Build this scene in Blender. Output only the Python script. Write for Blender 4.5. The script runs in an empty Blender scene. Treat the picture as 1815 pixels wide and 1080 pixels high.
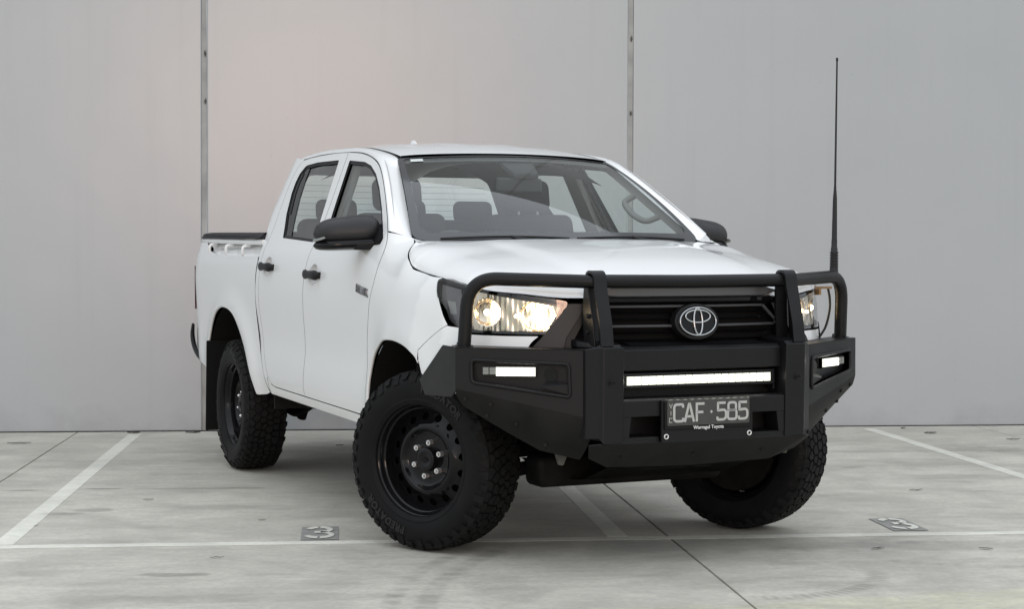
import bpy, bmesh, math, random
import numpy as np
from mathutils import Vector, Matrix
from mathutils.geometry import delaunay_2d_cdt

scene = bpy.context.scene
COL = scene.collection
random.seed(7)
R = math.radians

# ---------------------------------------------------------------- camera
def make_camera():
    cd = bpy.data.cameras.new('camera')
    cd.sensor_width = 36.0
    cd.lens = 59.21
    cd.clip_end = 2000
    co = bpy.data.objects.new('camera', cd)
    COL.objects.link(co)
    y, p, r = R(84.0846), R(-1.3307), R(0.1664)
    f = Vector((math.cos(p) * math.cos(y), math.cos(p) * math.sin(y), math.sin(p)))
    rt = f.cross(Vector((0, 0, 1))).normalized()
    up = rt.cross(f)
    c, s = math.cos(r), math.sin(r)
    X = c * rt + s * up
    Y = -s * rt + c * up
    M = Matrix((X, Y, -f)).transposed().to_4x4()
    M.translation = Vector((-1.1642, -7.4141, 1.2136))
    co.matrix_world = M
    scene.camera = co
make_camera()

# ---------------------------------------------------------------- sky, sun, exposure
SUN_AZ, SUN_EL = R(-91.0), R(5.0)          # behind the camera, low
sx, sy = math.cos(SUN_AZ), math.sin(SUN_AZ)
world = bpy.data.worlds.new('World')
scene.world = world
world.use_nodes = True
wn = world.node_tree
wn.nodes.clear()
sky = wn.nodes.new('ShaderNodeTexSky')
sky.sky_type = 'NISHITA'
sky.sun_disc = False
sky.sun_elevation = SUN_EL
sky.sun_rotation = math.atan2(-sx, sy)
sky.air_density = 1.0
sky.dust_density = 4.0
sky.ozone_density = 1.0
hs = wn.nodes.new('ShaderNodeHueSaturation')     # thin overcast: the blue is washed out
hs.inputs['Saturation'].default_value = 0.25
hs.inputs['Value'].default_value = 0.22
geo = wn.nodes.new('ShaderNodeTexCoord')
sep = wn.nodes.new('ShaderNodeSeparateXYZ')
cie = wn.nodes.new('ShaderNodeMapRange')             # standard overcast dome: brighter overhead, the same all round
cie.inputs['From Min'].default_value = 0.0; cie.inputs['From Max'].default_value = 1.0
cie.inputs['To Min'].default_value = 3.9; cie.inputs['To Max'].default_value = 9.2
cloud = wn.nodes.new('ShaderNodeMixRGB'); cloud.blend_type = 'MULTIPLY'; cloud.inputs[0].default_value = 1.0
cloud.inputs[2].default_value = (0.93, 0.99, 1.06, 1)
add = wn.nodes.new('ShaderNodeMixRGB'); add.blend_type = 'ADD'; add.inputs[0].default_value = 1.0
bg = wn.nodes.new('ShaderNodeBackground')
bg.inputs['Strength'].default_value = 0.15
wo = wn.nodes.new('ShaderNodeOutputWorld')
wn.links.new(sky.outputs[0], hs.inputs['Color'])
wn.links.new(geo.outputs['Generated'], sep.inputs[0])
wn.links.new(sep.outputs['Z'], cie.inputs['Value'])
wn.links.new(cie.outputs[0], cloud.inputs[1])
wn.links.new(hs.outputs[0], add.inputs[1])
wn.links.new(cloud.outputs[0], add.inputs[2])
wn.links.new(add.outputs[0], bg.inputs['Color'])
wn.links.new(bg.outputs[0], wo.inputs['Surface'])

sd = bpy.data.lights.new('sun', 'SUN')
sd.energy = 0.25
sd.angle = R(10)
sd.color = (1.0, 0.58, 0.40)
so = bpy.data.objects.new('sun', sd)
COL.objects.link(so)
so.rotation_euler = Vector((sx * math.cos(SUN_EL), sy * math.cos(SUN_EL), math.sin(SUN_EL))).to_track_quat('Z', 'Y').to_euler()

vs = scene.view_settings
vs.view_transform = 'Standard'
vs.look = 'None'
vs.exposure = 0.25
vs.gamma = 1.0
vs.use_curve_mapping = False
scene.render.film_transparent = False
scene.cycles.max_bounces = 10
scene.cycles.transparent_max_bounces = 16
scene.cycles.sample_clamp_indirect = 6.0
scene.cycles.caustics_reflective = False
scene.cycles.caustics_refractive = False
scene.cycles.use_denoising = True

# ---------------------------------------------------------------- materials
def mat(name, col, rough=.5, metal=0.0, spec=.5, coat=0.0, coat_r=.03, emit=None, es=0.0, bump=None, var=None, rvar=None):
    m = bpy.data.materials.new(name)
    m.use_nodes = True
    nt = m.node_tree
    b = nt.nodes['Principled BSDF']
    b.inputs['Base Color'].default_value = (*col, 1)
    b.inputs['Roughness'].default_value = rough
    b.inputs['Metallic'].default_value = metal
    b.inputs['Specular IOR Level'].default_value = spec
    b.inputs['Coat Weight'].default_value = coat
    b.inputs['Coat Roughness'].default_value = coat_r
    if emit:
        b.inputs['Emission Color'].default_value = (*emit, 1)
        b.inputs['Emission Strength'].default_value = es
    tc = None
    if bump or var or rvar:
        tc = nt.nodes.new('ShaderNodeTexCoord')
    if bump:                                   # (scale, strength, distance)
        n = nt.nodes.new('ShaderNodeTexNoise'); n.inputs['Scale'].default_value = bump[0]
        n.inputs['Detail'].default_value = 4
        bp = nt.nodes.new('ShaderNodeBump'); bp.inputs['Strength'].default_value = bump[1]
        bp.inputs['Distance'].default_value = bump[2]
        nt.links.new(tc.outputs['Object'], n.inputs['Vector'])
        nt.links.new(n.outputs['Fac'], bp.inputs['Height'])
        nt.links.new(bp.outputs['Normal'], b.inputs['Normal'])
    if var:                                    # (scale, low multiplier, high multiplier)
        n = nt.nodes.new('ShaderNodeTexNoise'); n.inputs['Scale'].default_value = var[0]
        n.inputs['Detail'].default_value = 5
        rp = nt.nodes.new('ShaderNodeValToRGB')
        rp.color_ramp.elements[0].position = .3; rp.color_ramp.elements[1].position = .7
        rp.color_ramp.elements[0].color = (*[min(1, c * var[1]) for c in col], 1)
        rp.color_ramp.elements[1].color = (*[min(1, c * var[2]) for c in col], 1)
        nt.links.new(tc.outputs['Object'], n.inputs['Vector'])
        nt.links.new(n.outputs['Fac'], rp.inputs['Fac'])
        nt.links.new(rp.outputs['Color'], b.inputs['Base Color'])
    if rvar:                                   # (scale, low rough, high rough)
        n = nt.nodes.new('ShaderNodeTexNoise'); n.inputs['Scale'].default_value = rvar[0]
        n.inputs['Detail'].default_value = 4
        mr = nt.nodes.new('ShaderNodeMapRange')
        mr.inputs['From Min'].default_value = .3; mr.inputs['From Max'].default_value = .7
        mr.inputs['To Min'].default_value = rvar[1]; mr.inputs['To Max'].default_value = rvar[2]
        nt.links.new(tc.outputs['Object'], n.inputs['Vector'])
        nt.links.new(n.outputs['Fac'], mr.inputs['Value'])
        nt.links.new(mr.outputs['Result'], b.inputs['Roughness'])
    return m

def glass_mat(name, tint, ior=1.5, boost=1.0, rough=0.0):
    m = bpy.data.materials.new(name)
    m.use_nodes = True
    nt = m.node_tree
    nt.nodes.clear()
    o = nt.nodes.new('ShaderNodeOutputMaterial')
    t = nt.nodes.new('ShaderNodeBsdfTransparent'); t.inputs['Color'].default_value = (*tint, 1)
    g = nt.nodes.new('ShaderNodeBsdfGlossy'); g.inputs['Roughness'].default_value = rough
    g.inputs['Color'].default_value = (1, 1, 1, 1)
    fr = nt.nodes.new('ShaderNodeFresnel')
    ge = nt.nodes.new('ShaderNodeNewGeometry')          # a thin pane reflects alike from both sides
    mi = nt.nodes.new('ShaderNodeMapRange'); mi.inputs['To Min'].default_value = ior; mi.inputs['To Max'].default_value = 1 / ior
    nt.links.new(ge.outputs['Backfacing'], mi.inputs['Value']); nt.links.new(mi.outputs[0], fr.inputs['IOR'])
    mu = nt.nodes.new('ShaderNodeMath'); mu.operation = 'MULTIPLY'; mu.use_clamp = True
    mu.inputs[1].default_value = boost
    mx = nt.nodes.new('ShaderNodeMixShader')
    nt.links.new(fr.outputs[0], mu.inputs[0]); nt.links.new(mu.outputs[0], mx.inputs[0])
    nt.links.new(t.outputs[0], mx.inputs[1]); nt.links.new(g.outputs[0], mx.inputs[2])
    nt.links.new(mx.outputs[0], o.inputs['Surface'])
    return m

M = {}
M['white'] = mat('white_car_paint', (.80, .81, .81), .42, coat=1.0, coat_r=.04, spec=.4)
M['jamb'] = mat('door_jamb_paint', (.50, .50, .50), .6)
M['powder'] = mat('black_powder_coat', (.0065, .0065, .0076), .36, spec=.25, bump=(420, .2, .0008), rvar=(6, .32, .46))
M['powder2'] = mat('dusty_black_steel', (.0080, .0078, .0078), .55, spec=.18, bump=(300, .3, .001), var=(9, .7, 1.5))
M['plastic'] = mat('black_plastic', (.0075, .0075, .0082), .45, spec=.28, bump=(500, .2, .0006))
M['dkgrey'] = mat('dark_grey_plastic', (.012, .012, .0135), .45, spec=.4, bump=(400, .12, .0005))
M['satin'] = mat('satin_black_mirror_cap', (.015, .015, .0165), .40, spec=.42, bump=(600, .15, .0005), rvar=(9, .36, .5))
M['gloss'] = mat('gloss_black', (.006, .006, .007), .08, spec=.24, rvar=(12, .05, .11))
M['grey_bar'] = mat('grey_grille_bar', (.07, .07, .075), .30, spec=.5)
M['rubber'] = mat('tyre_rubber', (.0042, .0042, .0046), .55, spec=.16, bump=(160, .3, .001), var=(14, .75, 1.35))
M['tread'] = mat('tread_rubber', (.0075, .0075, .0076), .70, spec=.16, bump=(220, .4, .001), var=(25, .7, 1.5))
M['trim'] = mat('rubber_seal', (.012, .012, .013), .55, spec=.35)
M['frit'] = mat('black_frit', (.05, .052, .056), .10, spec=.5)
M['chrome'] = mat('chrome', (.44, .45, .46), .12, metal=1.0)
M['steel'] = mat('bright_steel', (.80, .80, .79), .38, metal=.85)
M['badge'] = mat('badge_chrome', (.26, .26, .27), .30, metal=1.0)
M['under'] = mat('underbody', (.0055, .0053, .0050), .75, spec=.12, bump=(40, .4, .004), var=(12, .6, 1.8))
M['dirty'] = mat('dusty_metal', (.075, .070, .062), .7, spec=.3, bump=(60, .4, .003), var=(20, .5, 1.6))
M['liner'] = mat('wheel_arch_liner', (.008, .008, .008), .85, spec=.15)
M['interior'] = mat('interior_plastic', (.035, .036, .038), .6, spec=.35, bump=(300, .2, .001))
M['headliner'] = mat('headliner', (.22, .22, .215), .9, spec=.1)
M['seat'] = mat('seat_fabric', (.045, .047, .052), .85, spec=.2, bump=(500, .3, .001))
M['canvas'] = mat('tonneau_canvas', (.016, .016, .018), .65, spec=.3, bump=(9, .5, .02))
M['tail'] = mat('tail_light_red', (.22, .012, .018), .12, spec=.5, coat=.5)
M['amber'] = mat('amber_lens', (.55, .20, .03), .15, spec=.5)
M['plate'] = mat('plate_black', (.050, .049, .048), .38, spec=.4, var=(30, .9, 1.1))
M['plate_white'] = mat('plate_lettering', (.41, .41, .40), .4)
M['print'] = mat('white_print', (.75, .75, .75), .5)
M['glass'] = glass_mat('windscreen_glass', (.93, .985, .97), 1.5, 1.3)
M['side_glass'] = glass_mat('side_glass', (.87, .95, .94), 1.5, 1.25)
M['lens'] = glass_mat('clear_lens', (.96, .96, .96), 1.45, 1.2)
M['bulb'] = mat('lit_halogen', (1, .9, .7), .3, emit=(1.0, .76, .45), es=26.0)
M['bulb2'] = mat('lit_halogen_small', (1, .9, .7), .3, emit=(1.0, .72, .40), es=9.0)
M['led'] = mat('lit_led', (1, 1, .95), .3, emit=(1.0, 1.0, .86), es=.75)
M['led_dome'] = mat('lit_led_dome', (1, 1, .95), .3, emit=(1.0, 1.0, .88), es=7.0)
M['led_bar'] = mat('lit_led_bar', (1, 1, .95), .3, emit=(1.0, .99, .76), es=.85)
M['led_off'] = mat('clear_led', (.22, .23, .22), .2, spec=.6)
M['reflector'] = mat('chrome_reflector', (.66, .60, .50), .24, metal=1.0, bump=(45, .25, .003))
M['bezel'] = mat('headlamp_bezel', (.12, .115, .11), .3, metal=.7)
M['orange'] = mat('copper_tab', (.30, .19, .10), .4, metal=.6)
M['sticker'] = mat('windscreen_sticker', (.6, .64, .62), .5)
M['sealant'] = mat('grey_sealant', (.34, .34, .33), .7, var=(5, .75, 1.15))
M['leaf'] = mat('dry_leaf', (.035, .028, .022), .8)
M['lamp_grey'] = mat('lamp_grey_bezel', (.095, .095, .10), .22, spec=.5)
M['letter'] = mat('raised_rubber_lettering', (.014, .014, .0145), .5, spec=.3)
M['dark_gap'] = mat('dark_gap', (.012, .012, .012), .95, spec=.1)

def wall_material():
    m = mat('painted_concrete', (.42, .435, .445), .235, spec=.42)
    nt = m.node_tree; b = nt.nodes['Principled BSDF']
    tc = nt.nodes.new('ShaderNodeTexCoord')
    n1 = nt.nodes.new('ShaderNodeTexNoise'); n1.inputs['Scale'].default_value = .55; n1.inputs['Detail'].default_value = 6
    n1.inputs['Roughness'].default_value = .55
    rp = nt.nodes.new('ShaderNodeValToRGB')
    rp.color_ramp.elements[0].position = .25; rp.color_ramp.elements[1].position = .75
    rp.color_ramp.elements[0].color = (.368, .389, .403, 1); rp.color_ramp.elements[1].color = (.400, .419, .432, 1)
    nt.links.new(tc.outputs['Object'], n1.inputs['Vector']); nt.links.new(n1.outputs['Fac'], rp.inputs['Fac'])
    # faint vertical drip streaks
    mp = nt.nodes.new('ShaderNodeMapping'); mp.inputs['Scale'].default_value = (9, 9, .35)
    n2 = nt.nodes.new('ShaderNodeTexNoise'); n2.inputs['Scale'].default_value = 1.0; n2.inputs['Detail'].default_value = 5
    r2 = nt.nodes.new('ShaderNodeMapRange'); r2.inputs['From Min'].default_value = .55; r2.inputs['From Max'].default_value = .85
    r2.inputs['To Min'].default_value = 1.0; r2.inputs['To Max'].default_value = .94
    nt.links.new(tc.outputs['Object'], mp.inputs['Vector']); nt.links.new(mp.outputs[0], n2.inputs['Vector'])
    nt.links.new(n2.outputs['Fac'], r2.inputs['Value'])
    mm = nt.nodes.new('ShaderNodeMixRGB'); mm.blend_type = 'MULTIPLY'; mm.inputs[0].default_value = 1
    nt.links.new(rp.outputs[0], mm.inputs[1]); nt.links.new(r2.outputs[0], mm.inputs[2])
    # splash grime and scuffs low on the wall, small pin holes
    sp = nt.nodes.new('ShaderNodeSeparateXYZ'); nt.links.new(tc.outputs['Object'], sp.inputs[0])
    n5 = nt.nodes.new('ShaderNodeTexNoise'); n5.inputs['Scale'].default_value = 3.2; n5.inputs['Detail'].default_value = 8; n5.inputs['Roughness'].default_value = .7
    nt.links.new(tc.outputs['Object'], n5.inputs['Vector'])
    ad = nt.nodes.new('ShaderNodeMath'); ad.operation = 'MULTIPLY_ADD'; ad.inputs[1].default_value = -.75
    nt.links.new(n5.outputs['Fac'], ad.inputs[0]); nt.links.new(sp.outputs['Z'], ad.inputs[2])
    gr = nt.nodes.new('ShaderNodeMapRange'); gr.inputs['From Min'].default_value = -.42; gr.inputs['From Max'].default_value = -.22
    gr.inputs['To Min'].default_value = .90; gr.inputs['To Max'].default_value = 1.0
    nt.links.new(ad.outputs[0], gr.inputs['Value'])
    vo = nt.nodes.new('ShaderNodeTexVoronoi'); vo.inputs['Scale'].default_value = 5.5
    nt.links.new(tc.outputs['Object'], vo.inputs['Vector'])
    ph = nt.nodes.new('ShaderNodeMapRange'); ph.inputs['From Min'].default_value = .012; ph.inputs['From Max'].default_value = .03
    ph.inputs['To Min'].default_value = .78; ph.inputs['To Max'].default_value = 1.0
    nt.links.new(vo.outputs['Distance'], ph.inputs['Value'])
    m2 = nt.nodes.new('ShaderNodeMath'); m2.operation = 'MULTIPLY'; nt.links.new(gr.outputs[0], m2.inputs[0]); nt.links.new(ph.outputs[0], m2.inputs[1])
    m3 = nt.nodes.new('ShaderNodeMixRGB'); m3.blend_type = 'MULTIPLY'; m3.inputs[0].default_value = 1
    nt.links.new(mm.outputs[0], m3.inputs[1]); nt.links.new(m2.outputs[0], m3.inputs[2])
    nt.links.new(m3.outputs[0], b.inputs['Base Color'])
    # the paint's orange peel and slight undulation
    n3 = nt.nodes.new('ShaderNodeTexNoise'); n3.inputs['Scale'].default_value = 130; n3.inputs['Detail'].default_value = 3
    bp = nt.nodes.new('ShaderNodeBump'); bp.inputs['Strength'].default_value = .22; bp.inputs['Distance'].default_value = .0015
    n4 = nt.nodes.new('ShaderNodeTexNoise'); n4.inputs['Scale'].default_value = 1.6; n4.inputs['Detail'].default_value = 2
    bp2 = nt.nodes.new('ShaderNodeBump'); bp2.inputs['Strength'].default_value = .25; bp2.inputs['Distance'].default_value = .012
    nt.links.new(tc.outputs['Object'], n3.inputs['Vector']); nt.links.new(tc.outputs['Object'], n4.inputs['Vector'])
    nt.links.new(n4.outputs['Fac'], bp2.inputs['Height']); nt.links.new(n3.outputs['Fac'], bp.inputs['Height'])
    nt.links.new(bp2.outputs[0], bp.inputs['Normal']); nt.links.new(bp.outputs[0], b.inputs['Normal'])
    return m
M['wall'] = wall_material()

def concrete_material(name='worn_concrete', line=False):
    m = mat(name, (.36, .355, .335), .62, spec=.4)
    nt = m.node_tree; b = nt.nodes['Principled BSDF']
    L = nt.links.new
    tc = nt.nodes.new('ShaderNodeNewGeometry')           # world position: slabs share one pour
    pos = tc.outputs['Position']
    def noise(scale, vec=None, detail=5, rough=.55, sc=None, dist=0.0):
        v = pos
        if sc:
            mp = nt.nodes.new('ShaderNodeMapping'); mp.inputs['Scale'].default_value = sc
            L(pos, mp.inputs['Vector']); v = mp.outputs[0]
        n = nt.nodes.new('ShaderNodeTexNoise')
        n.inputs['Scale'].default_value = scale; n.inputs['Detail'].default_value = detail
        n.inputs['Roughness'].default_value = rough; n.inputs['Distortion'].default_value = dist
        L(v, n.inputs['Vector']); return n.outputs['Fac']
    def rng(v, a, b_, c, d, smooth=True):
        r = nt.nodes.new('ShaderNodeMapRange')
        if smooth: r.interpolation_type = 'SMOOTHSTEP'
        r.inputs['From Min'].default_value = a; r.inputs['From Max'].default_value = b_
        r.inputs['To Min'].default_value = c; r.inputs['To Max'].default_value = d
        L(v, r.inputs['Value']); return r.outputs[0]
    def mth(op, a, b_=None):
        n = nt.nodes.new('ShaderNodeMath'); n.operation = op
        for i, q in enumerate((a, b_)):
            if q is None: continue
            if isinstance(q, (int, float)): n.inputs[i].default_value = q
            else: L(q, n.inputs[i])
        return n.outputs[0]
    base = nt.nodes.new('ShaderNodeValToRGB')
    e = base.color_ramp.elements
    if line:
        e[0].position = .3; e[0].color = (.63, .62, .55, 1); e[1].position = .7; e[1].color = (.76, .745, .665, 1)
    else:
        e[0].position = .28; e[0].color = (.450, .428, .374, 1); e[1].position = .72; e[1].color = (.560, .534, .470, 1)
    L(noise(.9, detail=6, dist=.4), base.inputs['Fac'])
    k = rng(noise(1.0, sc=(1.1, 3.6, 1), detail=7, rough=.68), .42, .80, 1.03, .80)        # trowel sweeps along the bays
    k = mth('MULTIPLY', k, rng(noise(1.0, sc=(5, 16, 1), detail=6, rough=.7), .5, .8, 1.0, .90))
    k = mth('MULTIPLY', k, rng(noise(.55, sc=(1.0, 2.3, 1), detail=5), .52, .75, 1.0, .82))  # damp patches
    k = mth('MULTIPLY', k, rng(noise(2.1, detail=8, rough=.66, dist=.6), .36, .68, 1.05, .86))      # mottled cure marks
    k = mth('MULTIPLY', k, rng(noise(6.5, sc=(1, 2.2, 1), detail=6, rough=.7), .34, .70, 1.04, .91))
    k = mth('MULTIPLY', k, rng(noise(38, detail=3), .3, .7, .93, 1.05))
    k = mth('MULTIPLY', k, rng(noise(170, detail=2), .62, .74, 1.0, .80))       # grit and pits
    # tyre scuff arcs and oil marks, each with its own shape
    sp = nt.nodes.new('ShaderNodeSeparateXYZ'); L(pos, sp.inputs[0])
    X, Y = sp.outputs[0], sp.outputs[1]
    def arc(cx, cy, rad, w, a0x, a1x, depth, freq=60, ymax=99):
        dx = mth('SUBTRACT', X, cx); dy = mth('SUBTRACT', Y, cy)
        rr = mth('SQRT', mth('ADD', mth('MULTIPLY', dx, dx), mth('MULTIPLY', dy, dy)))
        band = rng(mth('ABSOLUTE', mth('SUBTRACT', rr, rad)), w * .35, w, 1, 0)
        rx = mth('MULTIPLY', mth('MULTIPLY', rng(X, a0x, a0x + .12, 0, 1), rng(X, a1x - .12, a1x, 1, 0)), rng(Y, ymax - .2, ymax, 1, 0))
        st = rng(mth('SINE', mth('MULTIPLY', mth('ARCTAN2', dy, dx), freq)), -.5, .6, .45, 1)
        br = rng(noise(5, detail=3), .30, .60, .25, 1)
        v = mth('MULTIPLY', mth('MULTIPLY', band, rx), mth('MULTIPLY', st, br))
        return mth('SUBTRACT', 1.0, mth('MULTIPLY', v, depth))
    def blot(cx, cy, ax, ay, depth):
        dx = mth('DIVIDE', mth('SUBTRACT', X, cx), ax); dy = mth('DIVIDE', mth('SUBTRACT', Y, cy), ay)
        rr = mth('SQRT', mth('ADD', mth('MULTIPLY', dx, dx), mth('MULTIPLY', dy, dy)))
        rr = mth('ADD', rr, mth('MULTIPLY', mth('SUBTRACT', noise(9, detail=4), .5), 1.3))
        return rng(rr, .55, 1.05, 1 - depth, 1)
    for a in ((1.80, -1.69, 2.66, .06, -1.05, -.38, .26, 150), (1.80, -1.69, 2.79, .05, -1.1, -.5, .22, 150), (.40, -.85, .57, .06, .30, 1.05, .32, 90, -.82), (1.75, .2, 1.1, .05, 1.0, 1.9, .16, 80), (2.9, 1.2, 1.6, .06, 1.3, 2.4, .15, 110)):
        k = mth('MULTIPLY', k, arc(*a))
    for a in ((-2.43, 1.83, .12, .035, .45), (-2.83, 1.80, .11, .04, .42), (-2.50, .91, .12, .06, .28), (-1.9, 1.8, .42, .05, .22), (-2.35, 1.02, .12, .07, .30), (-1.75, 1.08, .25, .10, .16),
              (3.1, 3.35, .35, .20, .30), (2.2, 3.3, .55, .10, .18), (-1.80, -.76, .17, .05, .34), (-1.9, 3.6, .7, .12, .15), (-1.55, -1.25, .9, .10, .12),
              (1.35, -.35, .8, .16, .15), (.6, -.25, .9, .22, .16), (2.5, 1.95, .5, .16, .14), (1.7, 2.5, .5, .12, .12)):
        k = mth('MULTIPLY', k, blot(*a))
    mm = nt.nodes.new('ShaderNodeMixRGB'); mm.blend_type = 'MULTIPLY'; mm.inputs[0].default_value = .75 if line else 1
    if not line:     # noise-broken yellow tint mixed into the concrete at the near right
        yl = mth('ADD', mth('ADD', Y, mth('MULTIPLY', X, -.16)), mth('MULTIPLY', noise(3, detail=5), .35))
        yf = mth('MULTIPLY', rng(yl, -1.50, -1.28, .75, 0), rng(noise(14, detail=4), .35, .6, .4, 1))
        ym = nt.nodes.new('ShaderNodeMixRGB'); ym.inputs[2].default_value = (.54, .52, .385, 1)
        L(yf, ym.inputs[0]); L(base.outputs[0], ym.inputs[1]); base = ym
    L(base.outputs[0], mm.inputs[1]); L(k, mm.inputs[2]); L(mm.outputs[0], b.inputs['Base Color'])
    L(rng(k, .6, 1, .48, .66), b.inputs['Roughness'])
    if line:         # chipped and worn through in places
        ch = rng(noise(26, detail=7, rough=.75), .60, .66, 0, .62)
        cm = nt.nodes.new('ShaderNodeMixRGB'); cm.inputs[2].default_value = (.40, .385, .35, 1)
        L(ch, cm.inputs[0]); L(mm.outputs[0], cm.inputs[1]); L(cm.outputs[0], b.inputs['Base Color'])
    bp = nt.nodes.new('ShaderNodeBump'); bp.inputs['Strength'].default_value = .3; bp.inputs['Distance'].default_value = .002
    L(noise(90, detail=5), bp.inputs['Height']); L(bp.outputs[0], b.inputs['Normal'])
    return m
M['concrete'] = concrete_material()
M['line'] = concrete_material('worn_line_paint', True)
M['patch'] = mat('dark_overpaint', (.27, .265, .25), .6, var=(12, .85, 1.15))

# ---------------------------------------------------------------- helpers
def link(o, parent=None):
    COL.objects.link(o)
    if parent: o.parent = parent
    return o

def empty(name, parent=None, loc=(0, 0, 0), rot=(0, 0, 0)):
    o = bpy.data.objects.new(name, None)
    o.empty_display_size = .2
    o.location = loc; o.rotation_euler = rot
    return link(o, parent)

def mesh_obj(name, verts, faces, material, parent=None, smooth=False, normals=None, mats=None, midx=None):
    me = bpy.data.meshes.new(name)
    me.from_pydata([tuple(v) for v in verts], [], faces)
    for m in (mats or [material]): me.materials.append(m)
    if midx is not None: me.polygons.foreach_set('material_index', midx)
    if smooth:
        me.polygons.foreach_set('use_smooth', [True] * len(faces))
    me.update()
    if normals is not None:
        me.normals_split_custom_set_from_vertices([tuple(n) for n in normals])
    return link(bpy.data.objects.new(name, me), parent)

def bm_obj(name, bm, material, parent=None, smooth_angle=None, weighted=False):
    me = bpy.data.meshes.new(name)
    bmesh.ops.recalc_face_normals(bm, faces=bm.faces[:])
    bm.to_mesh(me); bm.free()
    me.materials.append(material)
    if smooth_angle is not None:
        me.polygons.foreach_set('use_smooth', [True] * len(me.polygons))
        me.set_sharp_from_angle(angle=R(smooth_angle))
    o = link(bpy.data.objects.new(name, me), parent)
    if weighted:
        w = o.modifiers.new('face_weighted_normals', 'WEIGHTED_NORMAL'); w.keep_sharp = True; w.weight = 80
    return o

def add_box(bm, c, s, rot=None, bevel=0, seg=2):
    g = bmesh.ops.create_cube(bm, size=1)
    vs_ = g['verts']
    mtx = Matrix.Translation(c) @ (rot.to_4x4() if rot is not None else Matrix()) @ Matrix.Diagonal((*s, 1))
    bmesh.ops.transform(bm, matrix=mtx, verts=vs_)
    if bevel:
        ed = list({e for v in vs_ for e in v.link_edges})
        bmesh.ops.bevel(bm, geom=ed, offset=bevel, segments=seg, affect='EDGES', profile=.5)

def box(name, c, s, material, parent=None, rot=None, bevel=.004, seg=2):
    bm = bmesh.new(); add_box(bm, c, s, rot, bevel, seg)
    return bm_obj(name, bm, material, parent, 40, bevel > 0)

def add_prism(bm, pts_a, pts_b, bevel=0, seg=2):
    """closed solid between two outlines (3d lists of the same length)"""
    a = [bm.verts.new(p) for p in pts_a]; b = [bm.verts.new(p) for p in pts_b]
    n = len(a)
    fs = [bm.faces.new(a), bm.faces.new(list(reversed(b)))]
    for i in range(n):
        fs.append(bm.faces.new((a[i], b[i], b[(i + 1) % n], a[(i + 1) % n])))
    if bevel:
        bmesh.ops.recalc_face_normals(bm, faces=fs)
        ed = list({e for f in fs for e in f.edges})
        bmesh.ops.bevel(bm, geom=ed, offset=bevel, segments=seg, affect='EDGES', profile=.5, clamp_overlap=True)

def prism(name, pts_a, pts_b, material, parent=None, bevel=.003, seg=2):
    bm = bmesh.new(); add_prism(bm, pts_a, pts_b, bevel, seg)
    return bm_obj(name, bm, material, parent, 40, bevel > 0)

def zprism(name, poly, z0, z1, material, parent=None, bevel=.003):
    return prism(name, [(x, y, z0) for x, y in poly], [(x, y, z1) for x, y in poly], material, parent, bevel)

def smooth_path(pts, n=8):
    """Catmull-Rom through the points"""
    P = [Vector(p) for p in pts]
    P = [P[0] * 2 - P[1]] + P + [P[-1] * 2 - P[-2]]
    out = []
    for i in range(1, len(P) - 2):
        for k in range(n):
            t = k / n
            p0, p1, p2, p3 = P[i - 1:i + 3]
            out.append(.5 * ((2 * p1) + (-p0 + p2) * t + (2 * p0 - 5 * p1 + 4 * p2 - p3) * t * t + (-p0 + 3 * p1 - 3 * p2 + p3) * t ** 3))
    out.append(P[-2])
    return out

def fillet_path(pts, rad, n=8):
    P = [Vector(p) for p in pts]
    out = [P[0]]
    for i in range(1, len(P) - 1):
        a, b, c = P[i - 1], P[i], P[i + 1]
        r = rad[i - 1] if isinstance(rad, (list, tuple)) else rad
        u = (a - b); v = (c - b)
        r = min(r, u.length * .49, v.length * .49)
        p, q = b + u.normalized() * r, b + v.normalized() * r
        for k in range(n + 1):
            t = k / n
            out.append(p * (1 - t) ** 2 + b * 2 * t * (1 - t) + q * t * t)
    out.append(P[-1])
    return out

def add_tube(bm, path, rad, seg=16, closed=False, cap=True, flat=1.0):
    P = [Vector(p) for p in path]
    n = len(P)
    rads = rad if isinstance(rad, (list, tuple)) else [rad] * n
    rings = []
    ref = None
    for i in range(n):
        if closed: t = (P[(i + 1) % n] - P[i - 1]).normalized()
        else: t = (P[min(i + 1, n - 1)] - P[max(i - 1, 0)]).normalized()
        if ref is None:
            ref = Vector((0, 0, 1)) if abs(t.z) < .9 else Vector((1, 0, 0))
        u = (ref - t * ref.dot(t)).normalized(); ref = u
        w = t.cross(u)
        rings.append([bm.verts.new(P[i] + (u * math.cos(a) + w * math.sin(a) * flat) * rads[i]) for a in (2 * math.pi * k / seg for k in range(seg))])
    m = n if closed else n - 1
    for i in range(m):
        A, B = rings[i], rings[(i + 1) % n]
        for k in range(seg):
            bm.faces.new((A[k], A[(k + 1) % seg], B[(k + 1) % seg], B[k]))
    if cap and not closed:
        bm.faces.new(list(reversed(rings[0]))); bm.faces.new(rings[-1])

def tube(name, path, rad, material, parent=None, seg=16, closed=False, flat=1.0):
    bm = bmesh.new(); add_tube(bm, path, rad, seg, closed, True, flat)
    return bm_obj(name, bm, material, parent, 50)

def lathe_data(profile, seg, axis='y', sign=1):
    """profile (r, w) around the y axis -> verts, faces; w goes to sign*y"""
    V, F = [], []
    n = len(profile)
    for i in range(seg):
        a = 2 * math.pi * i / seg
        for r, w in profile:
            V.append((r * math.cos(a), sign * w, r * math.sin(a)))
    for i in range(seg):
        j = (i + 1) % seg
        for k in range(n - 1):
            F.append((i * n + k, j * n + k, j * n + k + 1, i * n + k + 1))
    return V, F

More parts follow.
